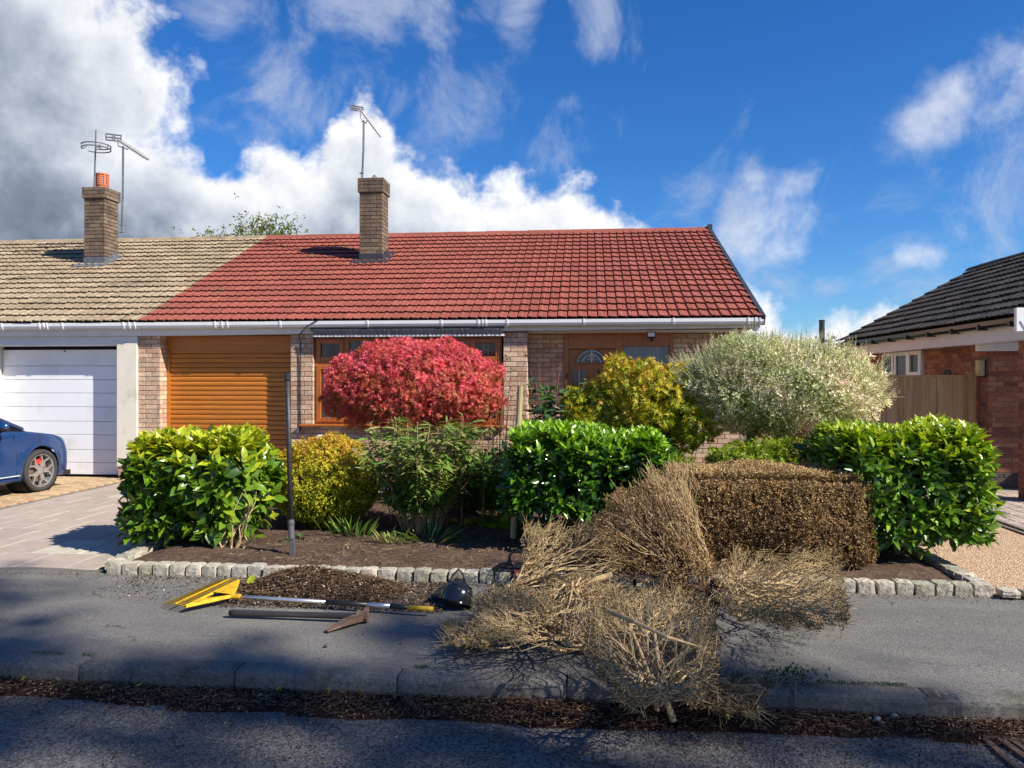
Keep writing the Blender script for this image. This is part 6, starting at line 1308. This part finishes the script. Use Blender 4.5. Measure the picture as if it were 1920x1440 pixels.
# moss strips in the back joint of the kerb
r = np.random.default_rng(12); L = []
for x0, x1, n in ((1530, 1700, 700), (60, 120, 160), (155, 178, 90), (778, 800, 120)):
    xa_, xb2_ = P(x0, 1290, Y=KY+.14).x, P(x1, 1290, Y=KY+.14).x; L.append(np.column_stack([r.uniform(xa_, xb2_, n), KY+.14+r.normal(size=n)*.008, r.random(n)*.012]))
p = np.concatenate(L); ms_ = thing('moss', 'thin line of moss and grass in the joint behind the kerb', 'moss', (0, KY+.14, 0)); ms_['kind'] = 'stuff'; put('moss_blades', MT['peony'], scatter(T_DIA, p, unit(len(p))+np.array([0, 0, .8]), unit(len(p)), np.full(len(p), .009), np.full(len(p), .02)), ms_, 'stuff')
# gutter drain at the lower right
q0, q1, q2 = P(1850, 1385, Z=-.108), P(1960, 1385, Z=-.108), P(1880, 1425, Z=-.108)
dg = thing('drain_grate', 'rusty iron drain grating in the gutter at the road edge', 'drain', (q0.x, q0.y, -.11)); xg, yg = q0.x, q0.y-.02
bx('drain_well', (xg-.02, yg-.36, -.30), (xg+.45, yg+.02, -.118), MT['dark'], dg)
for i in range(8): MB().box((-.012, -.34, -.02), (.020, 0, .012), Matrix.Translation((xg+.05+i*.052, yg, -.108)) @ Matrix.Rotation(.12, 4, 'Z')).build('grate_bar', MT['rust'], dg)
for a, b in (((xg-.02, yg-.0, -.13), (xg+.45, yg+.03, -.098)), ((xg-.02, yg-.39, -.13), (xg+.45, yg-.355, -.098)), ((xg-.03, yg-.36, -.13), (xg+.0, yg, -.0985))): bx('grate_frame', a, b, MT['rust'], dg)

# ================================================================ BLUE CAR
al = math.radians(85); rt_ = Vector((math.sin(al), -math.cos(al), 0)); fw_ = Vector((math.cos(al), math.sin(al), 0))
wc = P(75, 884, Y=10.3); wc.z = 0; org = wc-rt_*.80
car = thing('parked_car', 'blue hatchback with grey alloy wheels parked before the white garage', 'car', org, rotz=al-math.pi/2, local=True)
car.scale = (.93, .93, .93)
# local: x to the car's right, y forward, z up; front axle at y=0
def body_top(y):
    xs = [-3.35, -3.2, -2.9, -2.0, -1.0, -.75, -.2, .3, .6, .78, .86]; zs = [.72, .98, 1.0, .98, .97, .97, .93, .86, .78, .66, .55]; return float(np.interp(y, xs, zs))
def half_w(y):
    xs = [-3.4, -3.2, -2.7, -1.5, -.2, .2, .5, .7, .82, .88]; ws = [.62, .82, .88, .90, .895, .88, .84, .75, .58, .35]; return float(np.interp(y, xs, ws))
def bot(y):
    z = .20 if -2.9 < y < .75 else .24
    for yc in (0., -2.49):
        d = abs(y-yc)
        if d < .375: z = max(z, .33+math.sqrt(.375**2-d*d))
    return z
ys = sorted(set([round(v, 3) for v in list(np.linspace(-3.4, .88, 60))]+[s*(.375)*math.cos(t)+c_ for c_ in (0., -2.49) for s in (1, -1) for t in np.linspace(0, math.pi/2, 9)])); NP = 9; v = []; f = []
for y in ys:
    zb_, zt_, w_ = bot(y), body_top(y), half_w(y); row = []
    for k in range(NP):
        fz = k/(NP-1); z = zb_+(zt_-zb_)*fz; hh_ = (z-.2)/(zt_-.2+1e-6); bulge = 1-.035*(1-min(1, hh_*3))**2-.10*max(0, hh_-.62)**1.5*3+(.012 if abs(math.hypot(y-(0 if y > -1.2 else -2.49), z-.33)-.40) < .03 else 0); row.append((w_*bulge, y, z))
    for k, (fx, dz) in enumerate(((.80, .018), (.4, .035), (0, .04))): row.append((row[NP-1][0]*fx, y, zt_+dz*(1 if y > -1 else .3)))
    v.append(row)
n_ = len(v[0]); fl = []; V = [(-p[0], p[1], p[2]) for row in v for p in row]; V2 = [p for row in v for p in row]; nf = []
for i in range(len(v)-1):
    for k in range(n_-1): a = i*n_+k; nf.append((a, a+n_, a+n_+1, a+1))
m = MB(); m.add(V2, [q[::-1] for q in nf]); m.add(V, nf); m.build('body', MT['car'], car, smooth=True)
MB().box((-.80, -3.2, .19), (.80, .70, .26)).build('underbody', MT['black'], car)
for yc in (0., -2.49):
    for s in (1, -1): m = MB(); m.tube([(s*.55, yc, .33), (s*.865, yc, .33)], .372, 28, cap=False); m.tube([(s*.56, yc, .33), (s*.57, yc, .33)], .372, 24); m.build('wheel_arch', MT['dark'], car)
# greenhouse
gp = [(-3.15, 1.0, .80), (-2.7, 1.30, .70), (-2.2, 1.42, .66), (-1.5, 1.45, .66), (-1.1, 1.38, .67), (-.75, 1.20, .72), (-.35, 1.0, .80), (-.2, .94, .82)]
v = []; f = []
for y, z, w_ in gp: zt = body_top(y)-.02; wb = half_w(y)*.90; v += [(wb, y, zt), (w_ if z > 1.1 else wb*.98, y, z), (0, y, z+.03), (-(w_ if z > 1.1 else wb*.98), y, z), (-wb, y, zt)]
for i in range(len(gp)-1):
    for k in range(4): a = i*5+k; f.append((a, a+5, a+6, a+1)[::-1])
MB().add(v, f).build('window_glass', glass_mat('car_glass', (.01, .012, .014)), car, smooth=False)
v = []; m = MB()
for i in range(1, 4):
    (y0_, z0_, w0), (y1_, z1_, w1) = gp[i], gp[i+1]; m.add([(w0+.01, y0_, z0_-.02), (w1+.01, y1_, z1_-.02), (w1-.1, y1_, z1_+.035), (w0-.1, y0_, z0_+.035), (-w0+.1, y0_, z0_+.035), (-w1+.1, y1_, z1_+.035), (-w1-.01, y1_, z1_-.02), (-w0-.01, y0_, z0_-.02)], [(0, 1, 2, 3), (3, 2, 5, 4), (4, 5, 6, 7)])
m.build('roof', MT['car'], car)
for s in (1, -1):
    MB().tube([(s*.80, -.28, .97), (s*.735, -.75, 1.19), (s*.675, -1.12, 1.385), (s*.665, -1.5, 1.45)], [.035, .03, .03, .03], 8).build('pillar', MT['car'], car, smooth=True)
    MB().tube([(s*.82, -1.75, .98), (s*.67, -1.75, 1.44)], .03, 6).build('pillar', MT['black'], car)
    mi = Matrix.Translation((s*.985, -.82, 1.04)); mr = MB(); mr.lathe([(.001, -.07), (.06, -.06), (.085, -.01), (.075, .045), (.04, .07), (.001, .078)], mi @ Matrix.Diagonal((1.25, .75, 1, 1)), 18); mr.build('mirror', MT['car'], car, smooth=True)
    MB().lathe([(.001, -.075), (.062, -.066), (.088, -.02), (.084, -.008)], mi @ Matrix.Diagonal((1.25, .77, 1, 1)), 18).build('mirror_base', MT['black'], car, smooth=True)
    MB().tube([(s*.86, -.75, .97), (s*.95, -.80, .99)], .03, 8).build('mirror_arm', MT['black'], car)
    MB().box((s*.60 if s > 0 else -.72, .60, .60), (.72 if s > 0 else -.60, .66, .66)).build('headlight', MT['glass'], car)
    MB().tube([(s*.893, -.47, .24), (s*.897, -.47, .6), (s*.86, -.50, .92)], .004, 4).build('door_seam', MT['dark'], car)
    MB().tube([(s*.90, -2.2, .235), (s*.905, -1.2, .235), (s*.90, -.42, .235)], .028, 6).build('side_skirt', MT['car'], car, smooth=True)
    MB().tube([(s*.893, -2.2, .30), (s*.902, -1.2, .30), (s*.896, -.42, .295)], .010, 6).build('sill_trim', MT['greyp'], car)
MB().box((-.33, .78, .28), (.33, .868, .48)).build('grille', MT['black'], car, bevel=.01)
MB().box((-.24, .866, .36), (.24, .878, .46)).build('number_plate', MT['white'], car)
def wheel(x, y, s):
    w_ = MB(); M = Matrix.Translation((x, y, .325)) @ Matrix.Rotation(s*math.pi/2, 4, 'Y') @ Matrix.Rotation(.25, 4, 'Z'); w_.lathe([(.245, .0), (.262, .028), (.292, .030), (.318, .018), (.325, 0), (.325, -.18), (.315, -.2), (.25, -.2)], M, 40); root = w_.build('wheel', MT['tyre'], car, smooth=True)
    r1 = MB(); r1.lathe([(.248, .004), (.252, .014), (.243, .016), (.236, .0), (.225, -.1), (.225, -.19)], M, 40); r1.lathe([(.001, .0), (.05, .002), (.062, -.004), (.062, -.05)], M, 20)
    for k in range(5):
        a = 2*math.pi*k/5
        def pt(r_, t_, z_): return M @ Vector((r_*math.cos(t_), r_*math.sin(t_), z_))
        for da, sg in ((-.30, -1), (.30, 1)):
            v = []
            for r_, t_, hw in ((.055, a+sg*.25, .020), (.15, a+sg*.13, .014), (.238, a+sg*.36, .011)):
                c_ = Vector((r_*math.cos(t_), r_*math.sin(t_), 0)); tn_ = Vector((-math.sin(t_), math.cos(t_), 0))
                for q_, z_ in ((-1, -.03), (-1, 0), (1, 0), (1, -.03)): v.append(M @ (c_+tn_*hw*q_+Vector((0, 0, z_+.004))))
            r1.add(v, [(i*4+j, i*4+(j+1) % 4, (i+1)*4+(j+1) % 4, (i+1)*4+j) for i in range(2) for j in range(4)])
    r1.build('rim', MT['alloy'], root); MB().lathe([(.001, -.05), (.17, -.05), (.17, -.065), (.001, -.065)], M, 24).build('brake_disc', MT['rust'], root)
    MB().lathe([(.001, -.075), (.238, -.075), (.238, -.08)], M, 24).build('wheel_back', MT['dark'], root)
    v = [M @ Vector(p) for p in ((-.10, .07, -.028), (-.17, .07, -.028), (-.17, -.05, -.028), (-.10, -.05, -.028), (-.10, .07, -.06), (-.17, .07, -.06), (-.17, -.05, -.06), (-.10, -.05, -.06))]; MB().add(v, [(0, 1, 2, 3), (4, 7, 6, 5), (0, 4, 5, 1), (1, 5, 6, 2), (2, 6, 7, 3), (3, 7, 4, 0)]).build('caliper', MT['red'], root)
for yc in (0., -2.49):
    for s in (1, -1): wheel(s*.875, yc, s)
print('OBJECTS', len(bpy.data.objects), 'TRIS', sum(len(m.polygons)*2 for m in bpy.data.meshes))
